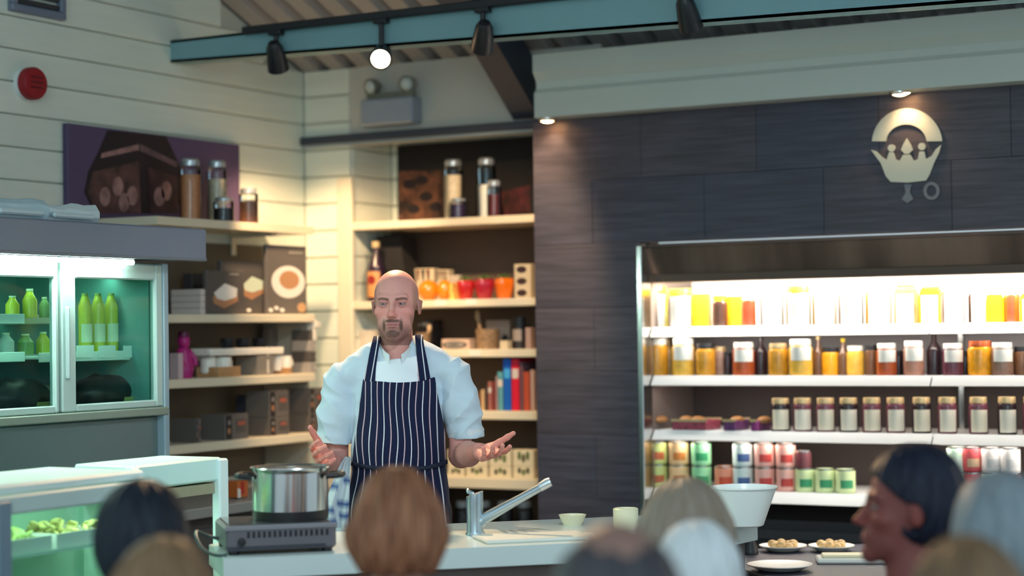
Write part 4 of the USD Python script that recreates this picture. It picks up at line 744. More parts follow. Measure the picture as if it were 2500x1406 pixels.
obj('plinth', bx(.26, L_ - .46, .08, D_ - .06, 0, .06), black_matt, t); obj('inner_shelf', bx(.26, L_ - .46, .06, D_ - .05, .4, .42), white_m, t)
def on_counter(px, py): q = at_z(px, py, TOP); return (q[0], q[1], TOP)
# induction hob
ha, hb_ = at_z(552, 1358, TOP), at_z(822, 1346, TOP)
hc = (ha + hb_) / 2; hw = np.linalg.norm(hb_ - ha) / 2; hob_a = math.atan2(hb_[1] - ha[1], hb_[0] - ha[0]); hd = .15
hn = np.array([-math.sin(hob_a), math.cos(hob_a), 0]); hcen = hc + hn * hd
t = thing('induction_hob', 'grey tabletop induction hob under the steel pot', 'hob', (hcen[0], hcen[1], TOP), hob_a)
hob_m = M('hob_grey', (.12, .11, .125), .4); HT = .083
obj('body', bx(-hw, hw, -hd, hd, .012, HT, .008), hob_m, t); obj('glass_top', bx(-hw + .012, hw - .012, -hd + .012, hd - .012, HT, HT + .004, .002), M('hob_glass', (.09, .09, .10), .12), t)
obj('top_edge', bx(-hw - .003, hw + .003, -hd - .004, -hd + .012, HT - .012, HT + .003, .003), M('hob_edge', (.22, .21, .23), .35), t)
for sx in (-1, 1):
    for sy in (-1, 1): obj('foot', moved(lathe([(0, 0), (.016, 0), (.018, .012), (0, .012)], 12), (sx * hw * .85, sy * hd * .8, 0)), black_m, t)
for k in range(16): obj('vent_slot', bx(-hw * .62 + k * hw * .095, -hw * .62 + k * hw * .095 + .008, -hd - .001, -hd + .001, .05, .068), black_m, t)
obj('control_knob', moved(lathe([(0, 0), (.012, 0), (.011, .012), (0, .013)], 16), (-hw * .72, -hd, .04), rx=PI / 2), black_m, t)
obj('lower_strip', bx(-hw * .98, hw * .8, -hd - .0015, -hd, .014, .026), M('strip_dark', (.03, .03, .04), .5), t)
cable = [tuple(np.array([-hw + .01, .05, .03])), (-hw - .05, .03, .05), (-hw - .075, -.03, .06), (-hw - .07, -.09, .03), (-hw - .04, -.13, .006), (-hw + .0, -.16, .006)]
from scipy.interpolate import CubicSpline
cs = CubicSpline(np.arange(len(cable)), np.array(cable)); obj('power_cable', tube(cs(np.linspace(0, len(cable) - 1, 36)), .005, 8), M('cable_grey', (.05, .08, .08), .5), t)
# stock pot
pz = TOP + HT + .004
pot_c = hcen + hn * .0; pc = at_z(703, 1262, pz)
pc = hcen + (np.array([math.cos(hob_a), math.sin(hob_a), 0]) * np.dot(pc - hcen, [math.cos(hob_a), math.sin(hob_a), 0])); pd = float((pc - EYE) @ fw)
pr_ = 188 / 2 * pd / F; ph = 126 * pd / F
t = thing('stock_pot', 'large stainless steel stock pot with black handles on the hob', 'pot', (pc[0], pc[1], pz), YAW)
obj('body', lathe([(0, 0), (pr_ * .93, 0), (pr_ * .97, .006), (pr_ * .98, .014), (pr_ * .98, ph - .014), (pr_ * 1.0, ph - .006), (pr_ * 1.04, ph), (pr_ * 1.03, ph + .003), (pr_ * .96, ph - .004), (pr_ * .955, .02), (0, .012)], 56), steel, t, smooth=40)
obj('base_ring', lathe([(pr_ * .9, -.0), (pr_ * .975, .0), (pr_ * .985, .012), (pr_ * .985, .03), (pr_ * .94, .03)], 48), M('base_black', (.02, .018, .018), .4, metal=.3), t)
obj('soup', lathe([(0, ph * .72), (pr_ * .95, ph * .72), (pr_ * .95, ph * .71), (0, ph * .71)], 40), M('soup', (.35, .20, .08), .25), t)
for sx in (-1, 1):
    obj('handle', tube([(sx * pr_ * .97, -.045, ph * .84), (sx * (pr_ + .03), -.042, ph * .85), (sx * (pr_ + .042), -.02, ph * .85), (sx * (pr_ + .042), .02, ph * .85), (sx * (pr_ + .03), .042, ph * .85), (sx * pr_ * .97, .045, ph * .84)], .009, 10), black_m, t)
# mixer tap
tb = on_counter(1160, 1306); td = float((np.array(tb) - EYE) @ fw)
t = thing('mixer_tap', 'brushed steel mixer tap with a long slanted lever on the counter', 'tap', tb, YAW)
tr = 21 * td / F; thh = 100 * td / F; chrome = M('tap_steel', (.46, .55, .60), .28, metal=.85)
b = lathe([(0, 0), (tr * 1.12, 0), (tr * 1.12, .006), (tr * .98, .012), (tr * .95, thh * .45), (tr * 1.0, thh * .8), (tr * .98, thh), (0, thh)], 32)
v = b.vertices; mtop = v[:, 2] > thh * .75; v[mtop, 2] += v[mtop, 0] * .35; b.vertices = v
obj('body', b, chrome, t)
sp_a = np.array([tr * .5, 0, thh * .33]); sp_b = np.array([172 * td / F * .98, -.03, thh * 1.20])
obj('spout', tube([sp_a, sp_a * .75 + sp_b * .25, sp_a * .4 + sp_b * .6, sp_b], [.018, .0165, .0135, .012], 16), chrome, t)
obj('spout_head', tube([sp_b - (.012, 0, .006), sp_b + (.012, 0, .008), sp_b + (.022, 0, .012)], [.014, .0155, .014], 14), M('tap_pale', (.62, .66, .68), .3, metal=.6), t)
obj('collar', moved(lathe([(0, 0), (.022, 0), (.022, .02), (0, .02)], 20), tuple(sp_a + (-.006, 0, -.006)), ry=.9), chrome, t)
obj('lever', tube([(-.004, 0, thh * 1.0), (-.02, 0, thh * 1.06), (-.022, .02, thh * 1.10)], [.008, .007, .005], 10), chrome, t)
# bowls and tubs on the counter
def lathe_thing(name, label, cat, px, py, dpx, prof, m, rim=None):
    c_ = on_counter(px, py); k = float((np.array(c_) - EYE) @ fw) / F; t = thing(name, label, cat, c_)
    obj('body', lathe([(a * k, b * k) for a, b in prof], 36), m, t, smooth=40)
    if rim: obj('rim', lathe([(a * k, b * k) for a, b in rim], 36), m, t)
    return t, k
tub = M('tub_white', (.93, .95, .91), .3)
lathe_thing('white_bowl', 'tall white plastic bowl at the right end of the counter', 'bowl', 1818, 1284, 130, [(0, 0), (40, 0), (46, 3), (78, 92), (82, 94), (82, 97), (76, 97), (42, 6), (0, 5)], tub)
cream_b = M('cream_bowl', (.80, .74, .52), .35)
t, k = lathe_thing('cream_bowl', 'low cream bowl on the back of the counter', 'bowl', 1398, 1282, 66, [(0, 0), (22, 0), (33, 24), (34, 26), (31, 26), (20, 4), (0, 4)], cream_b)
obj('contents', lathe([(0, 20 * k), (29 * k, 20 * k), (0, 22 * k)], 20), M('butter', (.80, .74, .46), .5), t)
t, k = lathe_thing('cream_cup', 'taller cream pot beside the blonde head on the counter', 'pot', 1528, 1292, 60, [(0, 0), (26, 0), (30, 8), (31, 50), (28, 52), (27, 50), (26, 8), (0, 6)], cream_b)
obj('contents', lathe([(0, 44 * k), (26 * k, 44 * k), (0, 47 * k)], 20), M('butter', (.80, .74, .46)), t)
t = thing('cutting_board', 'pale cutting board lying on the counter right of the tap', 'cutting board', on_counter(1300, 1316), CA)
obj('board', bx(-.17, .17, -.09, .09, 0, .012, .004), M('board_white', (.74, .74, .66), .4), t); obj('grip', bx(.17, .20, -.03, .03, 0, .012, .004), M('board_white', (.74, .74, .66)), t)
# side table with dishes, right of the counter
t = thing('side_table', 'dark side table carrying dishes of food between counter and chiller', 'table', cpos(2.50, 5.62, 0), CA)
obj('table_top', bx(0, .74, 0, 1.1, .72, .75, .005), M('navy_top', (.03, .03, .055), .4), t)
obj('front_panel', bx(.02, .72, .05, .07, .12, .72), M('navy_front', (.03, .03, .06), .6), t)
for sx in (.04, .70):
    for sy in (.10, 1.06): obj('leg', bx(sx - .02, sx + .02, sy - .02, sy + .02, 0, .72), steel, t)
def dish(label, px, py, rx, food, z=.7505):
    q = at_z(px, py, z); k = float((q - EYE) @ fw) / F; r = rx * k; t = thing('plate', label, 'plate', (q[0], q[1], z))
    obj('plate', lathe([(0, 0), (r * .6, 0), (r * .7, .006), (r, .02), (r, .023), (r * .68, .01), (0, .006)], 36), mugw, t)
    if food:
        rg = random.Random(px); pcs = []
        for j in range(9):
            pcs = ball((r * .45 * math.cos(j * .7), r * .45 * math.sin(j * .7), .022 + .006 * (j % 2)), (r * .2, r * .16, .014), 2); obj('food', pcs, food, t, smooth=True)
bread = M('bread', (.62, .40, .18), .6, var=.2, scale=50)
dish('white plate nearest the front on the side table', 1904, 1392, 80, None)
dish('plate of tan pastries in the middle of the side table', 1912, 1345, 58, bread); dish('plate of golden bread pieces next to the profile man', 2030, 1345, 56, bread)
q = at_z(2110, 1372, .7505)
t = thing('long_platter', 'long white platter at the right side of the side table', 'platter', (q[0], q[1], .7505), YAW - .1)
obj('dish', bx(-.17, .17, -.06, .06, 0, .02, .006), mugw, t); obj('food', [bx(-.15, .15, -.045, .045, .02, .03, .004)], cream_b, t)
q = at_z(1832, 1352, .7505)
t = thing('black_grinder', 'small black pepper grinder shape on the side table left of the pastries', 'grinder', (q[0], q[1], .7505))
obj('body', lathe([(0, 0), (.03, 0), (.031, .01), (.018, .05), (.022, .075), (.02, .085), (0, .085)], 20), black_m, t); obj('knob', lathe([(0, .085), (.012, .085), (.026, .1), (.018, .118), (0, .12)], 20), black_m, t)
#==PART4==
# ------------------------------------------------------------------ people: signed distance fields on a graded grid, meshed by surface nets
def axis(*segs):
    out = []
    for a, b, h in segs: out.append(np.linspace(a, b, max(2, int(round((b - a) / h)) + 1))[:-1])
    return np.concatenate(out + [[segs[-1][1]]]).astype(np.float32)
class Field:
    def __init__(s, xs, ys, zs): s.ax = (xs, ys, zs); s.V = np.full((len(xs), len(ys), len(zs)), 1., np.float32)
    def block(s, lo, hi):
        sl = tuple(slice(max(0, np.searchsorted(a, l) - 1), min(len(a), np.searchsorted(a, h) + 1)) for a, l, h in zip(s.ax, lo, hi))
        return sl, (s.ax[0][sl[0]][:, None, None], s.ax[1][sl[1]][None, :, None], s.ax[2][sl[2]][None, None, :])
    def put(s, sl, d, k=.01, op='add'):
        a = s.V[sl]; d = np.broadcast_to(d, a.shape).astype(np.float32)
        if op == 'add':
            h = np.clip(.5 + .5 * (a - d) / k, 0, 1); s.V[sl] = a * (1 - h) + d * h - k * h * (1 - h)
        elif op == 'sub':
            h = np.clip(.5 - .5 * (a + d) / k, 0, 1); s.V[sl] = a * (1 - h) - d * h + k * h * (1 - h)
        else: s.V[sl] = np.maximum(a, d)
    def cap(s, a, b, r1, r2=None, k=.012, op='add', fl=None):
        a, b = np.asarray(a, float), np.asarray(b, float); r2 = r1 if r2 is None else r2; m = max(r1, r2) * 1.5 + k * 2 + .02
        sl, P = s.block(np.minimum(a, b) - m, np.maximum(a, b) + m); s.put(sl, d_cap(P, a, b, r1, r2, fl), k, op)
    def ell(s, c, r, k=.012, op='add'):
        c, r = np.asarray(c, float), np.asarray(r, float); m = k * 2 + .02; sl, P = s.block(c - r - m, c + r + m); s.put(sl, d_ell(P, c, r), k, op)
    def mesh(s): return nets(s.ax, s.V)
def d_cap(P, a, b, r1, r2, fl=None):
    fl = (1, 1, 1) if fl is None else fl; ab = (np.asarray(b) - a) * fl; q = [(p - o) * f for p, o, f in zip(P, a, fl)]
    t = np.clip((q[0] * ab[0] + q[1] * ab[1] + q[2] * ab[2]) / max(1e-12, ab @ ab), 0, 1)
    return np.sqrt((q[0] - t * ab[0]) ** 2 + (q[1] - t * ab[1]) ** 2 + (q[2] - t * ab[2]) ** 2) - (r1 + (r2 - r1) * t)
def d_ell(P, c, r):
    q = [(p - o) / w for p, o, w in zip(P, c, r)]; k0 = np.sqrt(q[0] ** 2 + q[1] ** 2 + q[2] ** 2); k1 = np.sqrt((q[0] / r[0]) ** 2 + (q[1] / r[1]) ** 2 + (q[2] / r[2]) ** 2) + 1e-9
    return k0 * (k0 - 1) / k1
def nets(ax, V):
    ins = V < 0; n = [x - 1 for x in V.shape]; sub = lambda A, i, j, k: A[i:i + n[0], j:j + n[1], k:k + n[2]]
    cnt = np.zeros(n, np.int8); C8 = [(i, j, k) for i in (0, 1) for j in (0, 1) for k in (0, 1)]
    for c in C8: cnt += sub(ins, *c)
    act = (cnt > 0) & (cnt < 8); I = np.argwhere(act); idx = np.full(n, -1, np.int32); idx[act] = np.arange(len(I))
    acc = np.zeros((len(I), 3)); num = np.zeros(len(I))
    pos = lambda J: np.stack([ax[d][J[:, d]] for d in range(3)], 1)
    for c in C8:
        for d in range(3):
            if c[d]: continue
            J0 = I + c; J1 = J0.copy(); J1[:, d] += 1; v0, v1 = V[tuple(J0.T)], V[tuple(J1.T)]; m = (v0 < 0) != (v1 < 0)
            t = (v0[m] / (v0[m] - v1[m]))[:, None]; acc[m] += pos(J0[m]) * (1 - t) + pos(J1[m]) * t; num[m] += 1
    verts = acc / num[:, None]; F_ = []
    for d in range(3):
        e, f = [(1, 2), (2, 0), (0, 1)][d]
        a = ins.take(range(0, V.shape[d] - 1), d); b = ins.take(range(1, V.shape[d]), d); J = np.argwhere(a != b)
        J = J[(J[:, e] > 0) & (J[:, f] > 0) & (J[:, e] < n[e]) & (J[:, f] < n[f])]
        o = lambda de, df: idx[tuple((J - np.eye(3, dtype=int)[e] * de - np.eye(3, dtype=int)[f] * df).T)]
        q = np.stack([o(1, 1), o(0, 1), o(0, 0), o(1, 0)], 1); flip = ~a[tuple(J.T)]; q[flip] = q[flip][:, ::-1]; F_.append(q)
    q = np.vstack(F_); q = q[(q >= 0).all(1)]
    return trimesh.Trimesh(verts, np.vstack([q[:, [0, 1, 2]], q[:, [0, 2, 3]]]), process=False)
def rotz(p, a): c, s = math.cos(a), math.sin(a); return np.array([p[0] * c - p[1] * s, p[0] * s + p[1] * c, p[2]])
class Head:
    """Head of an adult: face towards -y in its own frame, turned by th about z and nodded by pitch."""
    def __init__(s, o, th=0., pitch=0., sc=1.): s.o = np.asarray(o, float); s.th, s.pitch, s.sc = th, pitch, sc
    def to_local(s, P):
        x, y, z = P[0] - s.o[0], P[1] - s.o[1], P[2] - s.o[2]; c, n = math.cos(s.th), math.sin(s.th); x, y = x * c + y * n, -x * n + y * c
        c, n = math.cos(s.pitch), math.sin(s.pitch); y, z = y * c + z * n, -y * n + z * c
        return x / s.sc, y / s.sc, z / s.sc
    def to_world(s, p):
        x, y, z = np.asarray(p, float) * s.sc; c, n = math.cos(s.pitch), math.sin(s.pitch); y, z = y * c - z * n, y * n + z * c
        return s.o + rotz((x, y, z), s.th)
    def carve(s, fld, face=True):
        R = .165 * s.sc; sl, P = fld.block(s.o - R, s.o + R); P = s.to_local(np.broadcast_arrays(*P)); A = np.full(P[0].shape, 1., np.float32)
        def add(d, k=.012):
            nonlocal A; h = np.clip(.5 + .5 * (A - d) / k, 0, 1); A = A * (1 - h) + d * h - k * h * (1 - h)
        def cut(d, k=.006):
            nonlocal A; h = np.clip(.5 - .5 * (A + d) / k, 0, 1); A = A * (1 - h) - d * h + k * h * (1 - h)
        E = lambda c, r: d_ell(P, c, r); Cp = lambda a, b, r1, r2=None, fl=None: d_cap(P, np.array(a, float), np.array(b, float), r1, r1 if r2 is None else r2, fl)
        add(E((0, .012, .03), (.0755, .098, .088))); add(E((0, -.026, -.033), (.0655, .064, .082)), .02); add(E((0, -.034, -.072), (.047, .056, .046)), .02)
        add(Cp((-.034, -.042, -.083), (-.012, -.078, -.106), .018, .015), .02); add(Cp((.034, -.042, -.083), (.012, -.078, -.106), .018, .015), .02); add(E((0, -.080, -.107), (.021, .017, .019)), .015)
        if face:
            add(Cp((-.042, -.073, .022), (-.012, -.083, .020), .010), .012); add(Cp((.042, -.073, .022), (.012, -.083, .020), .010), .012)
            for sx in (-1, 1):
                add(E((sx * .044, -.058, -.026), (.022, .022, .019)), .015); cut(E((sx * .031, -.097, .002), (.020, .020, .0125)), .014)
                add(E((sx * .031, -.0748, .0072), (.0165, .0128, .0068)), .003); add(E((sx * .031, -.0742, -.0078), (.0158, .0122, .0056)), .004)
            add(E((0, -.072, -.068), (.034, .024, .030)), .015)
            add(Cp((0, -.086, .008), (0, -.107, -.033), .0075, .0100), .010); add(E((0, -.111, -.036), (.0112, .011, .0098)), .008)
            for sx in (-1, 1): add(E((sx * .0108, -.099, -.041), (.0068, .010, .0074)), .005); cut(E((sx * .0062, -.106, -.0470), (.0036, .006, .0030)), .003)
            add(E((0, -.0920, -.0660), (.021, .0080, .0048)), .006); add(E((0, -.0925, -.0755), (.017, .0085, .0055)), .006); cut(E((0, -.099, -.0865), (.015, .006, .004)), .006)
            cut(E((0, -.1005, -.055), (.004, .004, .007)), .005)
        for sx in (-1, 1):
            add(E((sx * .0780, .010, -.010), (.0072, .018, .027)), .006); add(Cp((sx * .084, .022, .008), (sx * .079, .014, -.030), .0055, .0042), .006); cut(E((sx * .0905, .006, -.006), (.005, .008, .013)), .005)
        fld.put(sl, A * s.sc, .02)
def hand(fld, w, fwd, nrm, thumb_side, sc=1., curl=(.35, .5, .6, .7), spread=.10, thumb_up=.5):
    """Palm and five bent fingers; w wrist, fwd to the fingers, nrm out of the palm, thumb_side across."""
    f = np.asarray(fwd, float); f /= np.linalg.norm(f); n = np.asarray(nrm, float); n -= f * (n @ f); n /= np.linalg.norm(n); sd = np.cross(f, n); sd *= np.sign(sd @ np.asarray(thumb_side, float)); w = np.asarray(w, float)
    offs = (.030, .010, -.011, -.030); ln = ((.042, .026, .021), (.046, .029, .022), (.043, .027, .021), (.034, .021, .018)); K = []
    for i, o in enumerate(offs):
        kn = w + sc * (f * (.092 - .006 * abs(i - 1)) + sd * o); K.append(kn); fld.cap(w + sc * (f * .012 + sd * o * .55), kn, .0150 * sc, .0118 * sc, .012)
    fld.cap(w + sc * (f * .03 + sd * .022 + n * .006), w + sc * (f * .06 + sd * .026 + n * .004), .017 * sc, .013 * sc, .012); fld.cap(w + sc * (f * .03 - sd * .02 + n * .005), w + sc * (f * .07 - sd * .022 + n * .004), .014 * sc, .012 * sc, .012)
    for i in range(4):
        p = K[i]; ang = 0; d0 = f + sd * spread * (1.5 - i) * .8
        for j in range(3):
            ang += curl[i] * (1, 1.1, .8)[j]; d = d0 * math.cos(ang) + n * math.sin(ang); d /= np.linalg.norm(d); q = p + d * ln[i][j] * sc
            fld.cap(p, q, (.0094, .0086, .0080)[j] * sc * (.9 if i == 3 else 1), (.0086, .0080, .0070)[j] * sc * (.9 if i == 3 else 1), .0035); p = q
    p = w + sc * (f * .022 + sd * .026 + n * .004); d = f * .55 + sd * .8 + n * thumb_up * .5; d /= np.linalg.norm(d); tips = []
    for j, (l, r1, r2) in enumerate(((.042, .015, .0115), (.033, .0108, .0098), (.027, .0098, .0078))):
        q = p + d * l * sc; fld.cap(p, q, r1 * sc, r2 * sc, .006 if j else .012); p = q; d = d + f * .12 - sd * .05 + n * .06; d /= np.linalg.norm(d); tips.append(q)
def sstep(a, b, x): t = np.clip((x - a) / (b - a), 0, 1); return t * t * (3 - 2 * t)
def lerp(c, c2, t): return c * (1 - t[:, None]) + np.asarray(c2) * t[:, None]
skin_m = attr_mat('skin', 'col', .52, sss=.04, bump=.08, bscale=220., spec=.28)
cloth_m = attr_mat('cloth', 'col', .85, sheen=.15, bump=.15, bscale=420., spec=.2)
hair_m = attr_mat('hair', 'col', .5, bump=.5, bscale=60., stretch=(3, 3, .5), spec=.25)
eye_w, eye_d = M('eye_white', (.24, .19, .185), .3), M('eye_dark', (.03, .02, .018), .1)
def face_colours(H, v, base, stubble=None, lips=(.46, .16, .15), brow=(.10, .055, .04), crop=0.):
    x, y, z = H.to_local(v.T); c = np.tile(np.asarray(base, float), (len(v), 1)); near = (np.abs(x) < .13) & (np.abs(y) < .13) & (z > -.14); c = c * (1 + .10 * (meshkit.fbm(v * 35, 3)[:, None] - .5))
    fr = near & (y < -.03)
    def mask(cx, cz, rx, rz, soft=.35): r = np.sqrt(((np.abs(x) - cx) / rx) ** 2 + ((z - cz) / rz) ** 2); return fr * sstep(1 + soft, 1 - soft, r)
    c = lerp(c, np.asarray(base) * (1.08, .80, .78), .5 * mask(.042, -.028, .022, .018, .7)); c = lerp(c, np.asarray(base) * (1.08, .78, .74), .6 * np.maximum(mask(0, -.037, .018, .014, .5), near * sstep(.076, .084, np.abs(x)) * (z < .03)))
    c = lerp(c, np.asarray(base) * (.62, .52, .52), .62 * mask(.031, .000, .022, .014, .55))  # eye sockets and lower lids: shade put into the skin colour
    if stubble is not None:
        ms = np.maximum(mask(0, -.0585, .028, .0068, .4) * 1.1, mask(0, -.102, .030, .016, .45) * 1.05); ms = np.maximum(ms, 1.1 * mask(.029, -.076, .0065, .022, .6)); jaw = near * sstep(-.055, -.095, z) * (y < .01) * .7; jaw = np.maximum(jaw, near * sstep(.050, .062, np.abs(x)) * sstep(-.03, -.06, z) * (y < .0) * .75)
        ms = np.maximum(ms, jaw) * (.75 + .5 * (meshkit.noise(v * 420) - .2)); c = lerp(c, stubble, np.clip(ms, 0, .92))
    c = lerp(c, lips, .85 * mask(0, -.0705, .0205, .0088, .35)); c = lerp(c, np.array(lips) * .30, .9 * mask(0, -.0708 , .0235, .0017, .5))
    bz = .0150 + .17 * np.clip(np.abs(x) - .016, 0, .022) - .22 * np.maximum(0, np.abs(x) - .038); bm = fr * sstep(1.5, .4, np.abs(z - bz) / .0044) * sstep(.009, .014, np.abs(x)) * sstep(.053, .046, np.abs(x)); c = lerp(c, brow, .75 * bm)
    if crop: c = lerp(c, (.20, .12, .09), crop * near * sstep(.052, .066, np.abs(x)) * sstep(-.06, -.025, y) * sstep(.085, .03, z) * sstep(-.05, -.02, z) * (y < .12))
    return c
def eyes(H, parent, gaze=0.):
    for sx in (-1, 1):
        e = obj('eye', ball(H.to_world((sx * .031, -.0725, .0)), .0122 * H.sc, 3), eye_w, parent, smooth=True)
        obj('iris', ball(H.to_world((sx * .031 + gaze, -.0801, .0002)), (.0062, .0050, .0062), 2), eye_d, e, smooth=True)

# ---- the chef (own frame: x to the right of the picture, y away from the camera, base between the feet)
CD = 6.6; c0 = at_d(967, 808, CD); c0 = np.array([c0[0], c0[1], 0.]); ex, ey = np.array([math.cos(YAW), math.sin(YAW), 0]), np.array([-math.sin(YAW), math.cos(YAW), 0])
def LP(px, py, Y=0.): r = at_d(px, py, CD + Y) - c0; return np.array([r @ ex, r @ ey, r[2]])
chef = thing('person', 'bald bearded man in a white chef jacket and navy striped apron, both hands held open', 'person', c0, YAW)
H = Head(LP(967, 742.5) + (0, .0, 0), math.radians(-5), 0, 1.02)
SL, SR = LP(828, 920), LP(1112, 905); EL, ER = LP(822, 1136, .02), LP(1126, 1112, .0)
WL, WR = LP(800, 1116, -.20), LP(1172, 1101, -.21)
b = Field(axis((-.40, .44, .003)), axis((-.44, .20, .003)), axis((.0, .95, .014), (.95, 1.28, .003), (1.28, 1.50, .007), (1.50, 1.85, .0025)))
b.cap(LP(967, 800, .018), LP(967, 900, .035), .057, .064, .02); b.cap((-.05, .03, SL[2] + .015), SL + (.035, .015, -.03), .045, .038, .03); b.cap((.05, .03, SR[2] + .015), SR + (-.035, .015, -.03), .045, .038, .03)
b.ell((0, .03, 1.35), (.132, .085, .16), .04); b.ell((0, .0, 1.15), (.14, .11, .2), .05); b.ell((0, .02, .98), (.15, .11, .15), .05)
for s_, e_, w_ in ((SL, EL, WL), (SR, ER, WR)): b.cap(s_ * .86 + e_ * .14, e_, .038, .040, .02); b.cap(e_, e_ * .62 + w_ * .38, .040, .041, .02); b.cap(e_ * .62 + w_ * .38, w_, .041, .028, .02)
for sx in (-1, 1): b.cap((sx * .09, .02, .92), (sx * .10, .0, .50), .085, .058, .03); b.cap((sx * .10, 0, .50), (sx * .11, .03, .09), .056, .036, .02); b.cap((sx * .11, .04, .055), (sx * .12, -.12, .045), .042, .036, .02)
hand(b, WR, (.42, -.88, -.12), (-.22, -.22, .95), (.9, .3, .4), 1.03, (.22, .30, .36, .42), .10, .75)
hand(b, WL, (-.28, -.93, .02), (.80, -.15, .42), (-.3, 0, 1), 1.03, (.38, .48, .58, .66), .10, .3)
H.carve(b)
m = b.mesh(); v = m.vertices
sk = np.array((.70, .315, .265)); col = face_colours(H, v, sk, stubble=(.085, .040, .028), crop=.55)
hm = (v[:, 1] < -.16) & (v[:, 2] < 1.3); col[hm] = col[hm] * (1.0, .88, .86)
body = obj('body', m, skin_m, chef, col=col); eyes(H, chef, -.0008)
# jacket
s_ = Field(axis((-.36, .36, .004)), axis((-.22, .24, .004)), axis((.95, 1.63, .004)))
zs = lambda py: LP(967, py)[2]
def torso(fld, inf=0.):
    fld.ell((0, .02, zs(985)), (.160 + inf, .118 + inf, .18), .05); fld.ell((-.002, .0, zs(1095)), (.156 + inf, .128 + inf, .17), .06); fld.ell((0, .012, zs(1210)), (.165 + inf, .132 + inf, .18), .06)
torso(s_); s_.cap((-.055, .035, zs(870)), SL + (.012, .015, -.004), .062, .052, .04); s_.cap((.055, .035, zs(864)), SR + (-.012, .015, -.004), .062, .052, .04)
slv = Field(*s_.ax)
for S_, E_, cx, cyy in ((SL, EL, 816, 1082), (SR, ER, 1138, 1068)):
    cpt = LP(cx, cyy, .01); mid = S_ * .45 + cpt * .55; slv.cap(S_ + (0, .01, -.012), mid, .056, .066, .02); slv.cap(mid, cpt + (cpt - S_) * .25, .067, .060, .02)
    ax_ = (cpt - S_) / np.linalg.norm(cpt - S_); ax_ = np.array([ax_[0] * .3, 0, -1.]); ax_ /= np.linalg.norm(ax_); sl, P = slv.block(cpt - .16, cpt + .16); slv.put(sl, (P[0] - cpt[0]) * ax_[0] + (P[1] - cpt[1]) * ax_[1] + (P[2] - cpt[2]) * ax_[2], op='max')
s_.put((slice(None),) * 3, slv.V, .009)
s_.V = np.maximum(s_.V, .955 - s_.ax[2][None, None, :])
G = np.stack(np.meshgrid(*s_.ax, indexing='ij'), -1); near = np.abs(s_.V) < .03; Q = G[near]
wr_ = (meshkit.fbm(Q * (9, 9, 6), 3, 2) - .5) * .016 + (np.abs(meshkit.noise(Q * (16, 14, 10) + Q[:, [2]] * 9, 5) - .5) - .25) * .014
arm = np.clip((np.abs(Q[:, 0]) - .15) / .05, 0, 1); wr_ += arm * .0080 * np.abs(np.sin(Q[:, 2] * 34 - np.abs(Q[:, 0]) * 42 + 3.5 * meshkit.noise(Q * 9, 9))) * np.clip((Q[:, 2] - 1.20) / .05, 0, 1)
s_.V[near] += wr_.astype(np.float32)
# neck opening
nk = LP(967, 835, .02); s_.cap(LP(966, 820, .02), LP(965, 868, -.02), .062, .045, .006, 'sub'); s_.cap(LP(965, 862, -.05), LP(965, 876, -.10), .030, .016, .006, 'sub')
m = s_.mesh(); jc = np.array((.56, .66, .74)); col = np.tile(jc, (len(m.vertices), 1)); v = m.vertices
jacket = obj('chef_jacket', m, cloth_m, chef, col=col)
cuffc = [(816, 1077, SL), (1138, 1063, SR)]
for cx, cyy, S_ in cuffc:       # stitched cuff edges
    cpt = LP(cx, cyy, .01); a_ = (cpt - S_) / np.linalg.norm(cpt - S_); a_ = np.array([a_[0] * .3, 0, -1.]); a_ /= np.linalg.norm(a_); ring = moved(trimesh.creation.annulus(.0565, .0640, .026)); ring.apply_transform(trimesh.geometry.align_vectors((0, 0, 1), a_)); ring.apply_translation(cpt - a_ * .010); obj('cuff', ring, M('jacket_edge', (.68, .72, .74), .85), jacket, smooth=40)
# stand collar: a band round the neck, open in front
ang = np.linspace(-PI / 2 + .30, 1.5 * PI - .30, 60); vv, ff = [], []
for i, a in enumerate(ang):
    fr = max(0., -math.sin(a)); fr2 = fr ** 2; r_ = (.0605 + .004 * fr2); cx_, cy_ = r_ * 1.02 * math.cos(a), .022 + r_ * (1.0 + .28 * fr2) * math.sin(a)
    zt = zs(833) - (zs(833) - zs(868)) * fr2 + .006 * (1 - fr); zb_ = zt - .042
    for (k, zz) in ((1.0, zb_), (1.0, zt), (1.07, zt), (1.10, zb_)): vv.append((cx_ * k, .022 + (cy_ - .022) * k, zz))
for i in range(len(ang) - 1):
    for j in range(4): p, q = i * 4 + j, i * 4 + (j + 1) % 4; ff += [(p, q, q + 4), (p, q + 4, p + 4)]
cl = trimesh.Trimesh(np.array(vv), ff, process=False); cl.fix_normals(); obj('collar', cl, M('jacket_edge', (.68, .72, .74)), jacket, smooth=60)
def outline_sd(poly, X, Z):
    P = np.asarray(poly, float); d = np.full(X.shape, 9.); ins = np.zeros(X.shape, bool)
    for a, c in zip(P, np.roll(P, -1, 0)):
        e = c - a; t = np.clip(((X - a[0]) * e[0] + (Z - a[1]) * e[1]) / (e @ e), 0, 1); d = np.minimum(d, np.hypot(X - a[0] - t * e[0], Z - a[1] - t * e[1]))
        ins ^= ((a[1] > Z) != (c[1] > Z)) & (X < e[0] * (Z - a[1]) / (e[1] if abs(e[1]) > 1e-9 else 1e-9) + a[0])
    return np.where(ins, -d, d)
def XZ(pts): return [(q[0], q[2]) for q in (LP(px, py, -.1) for px, py in pts)]
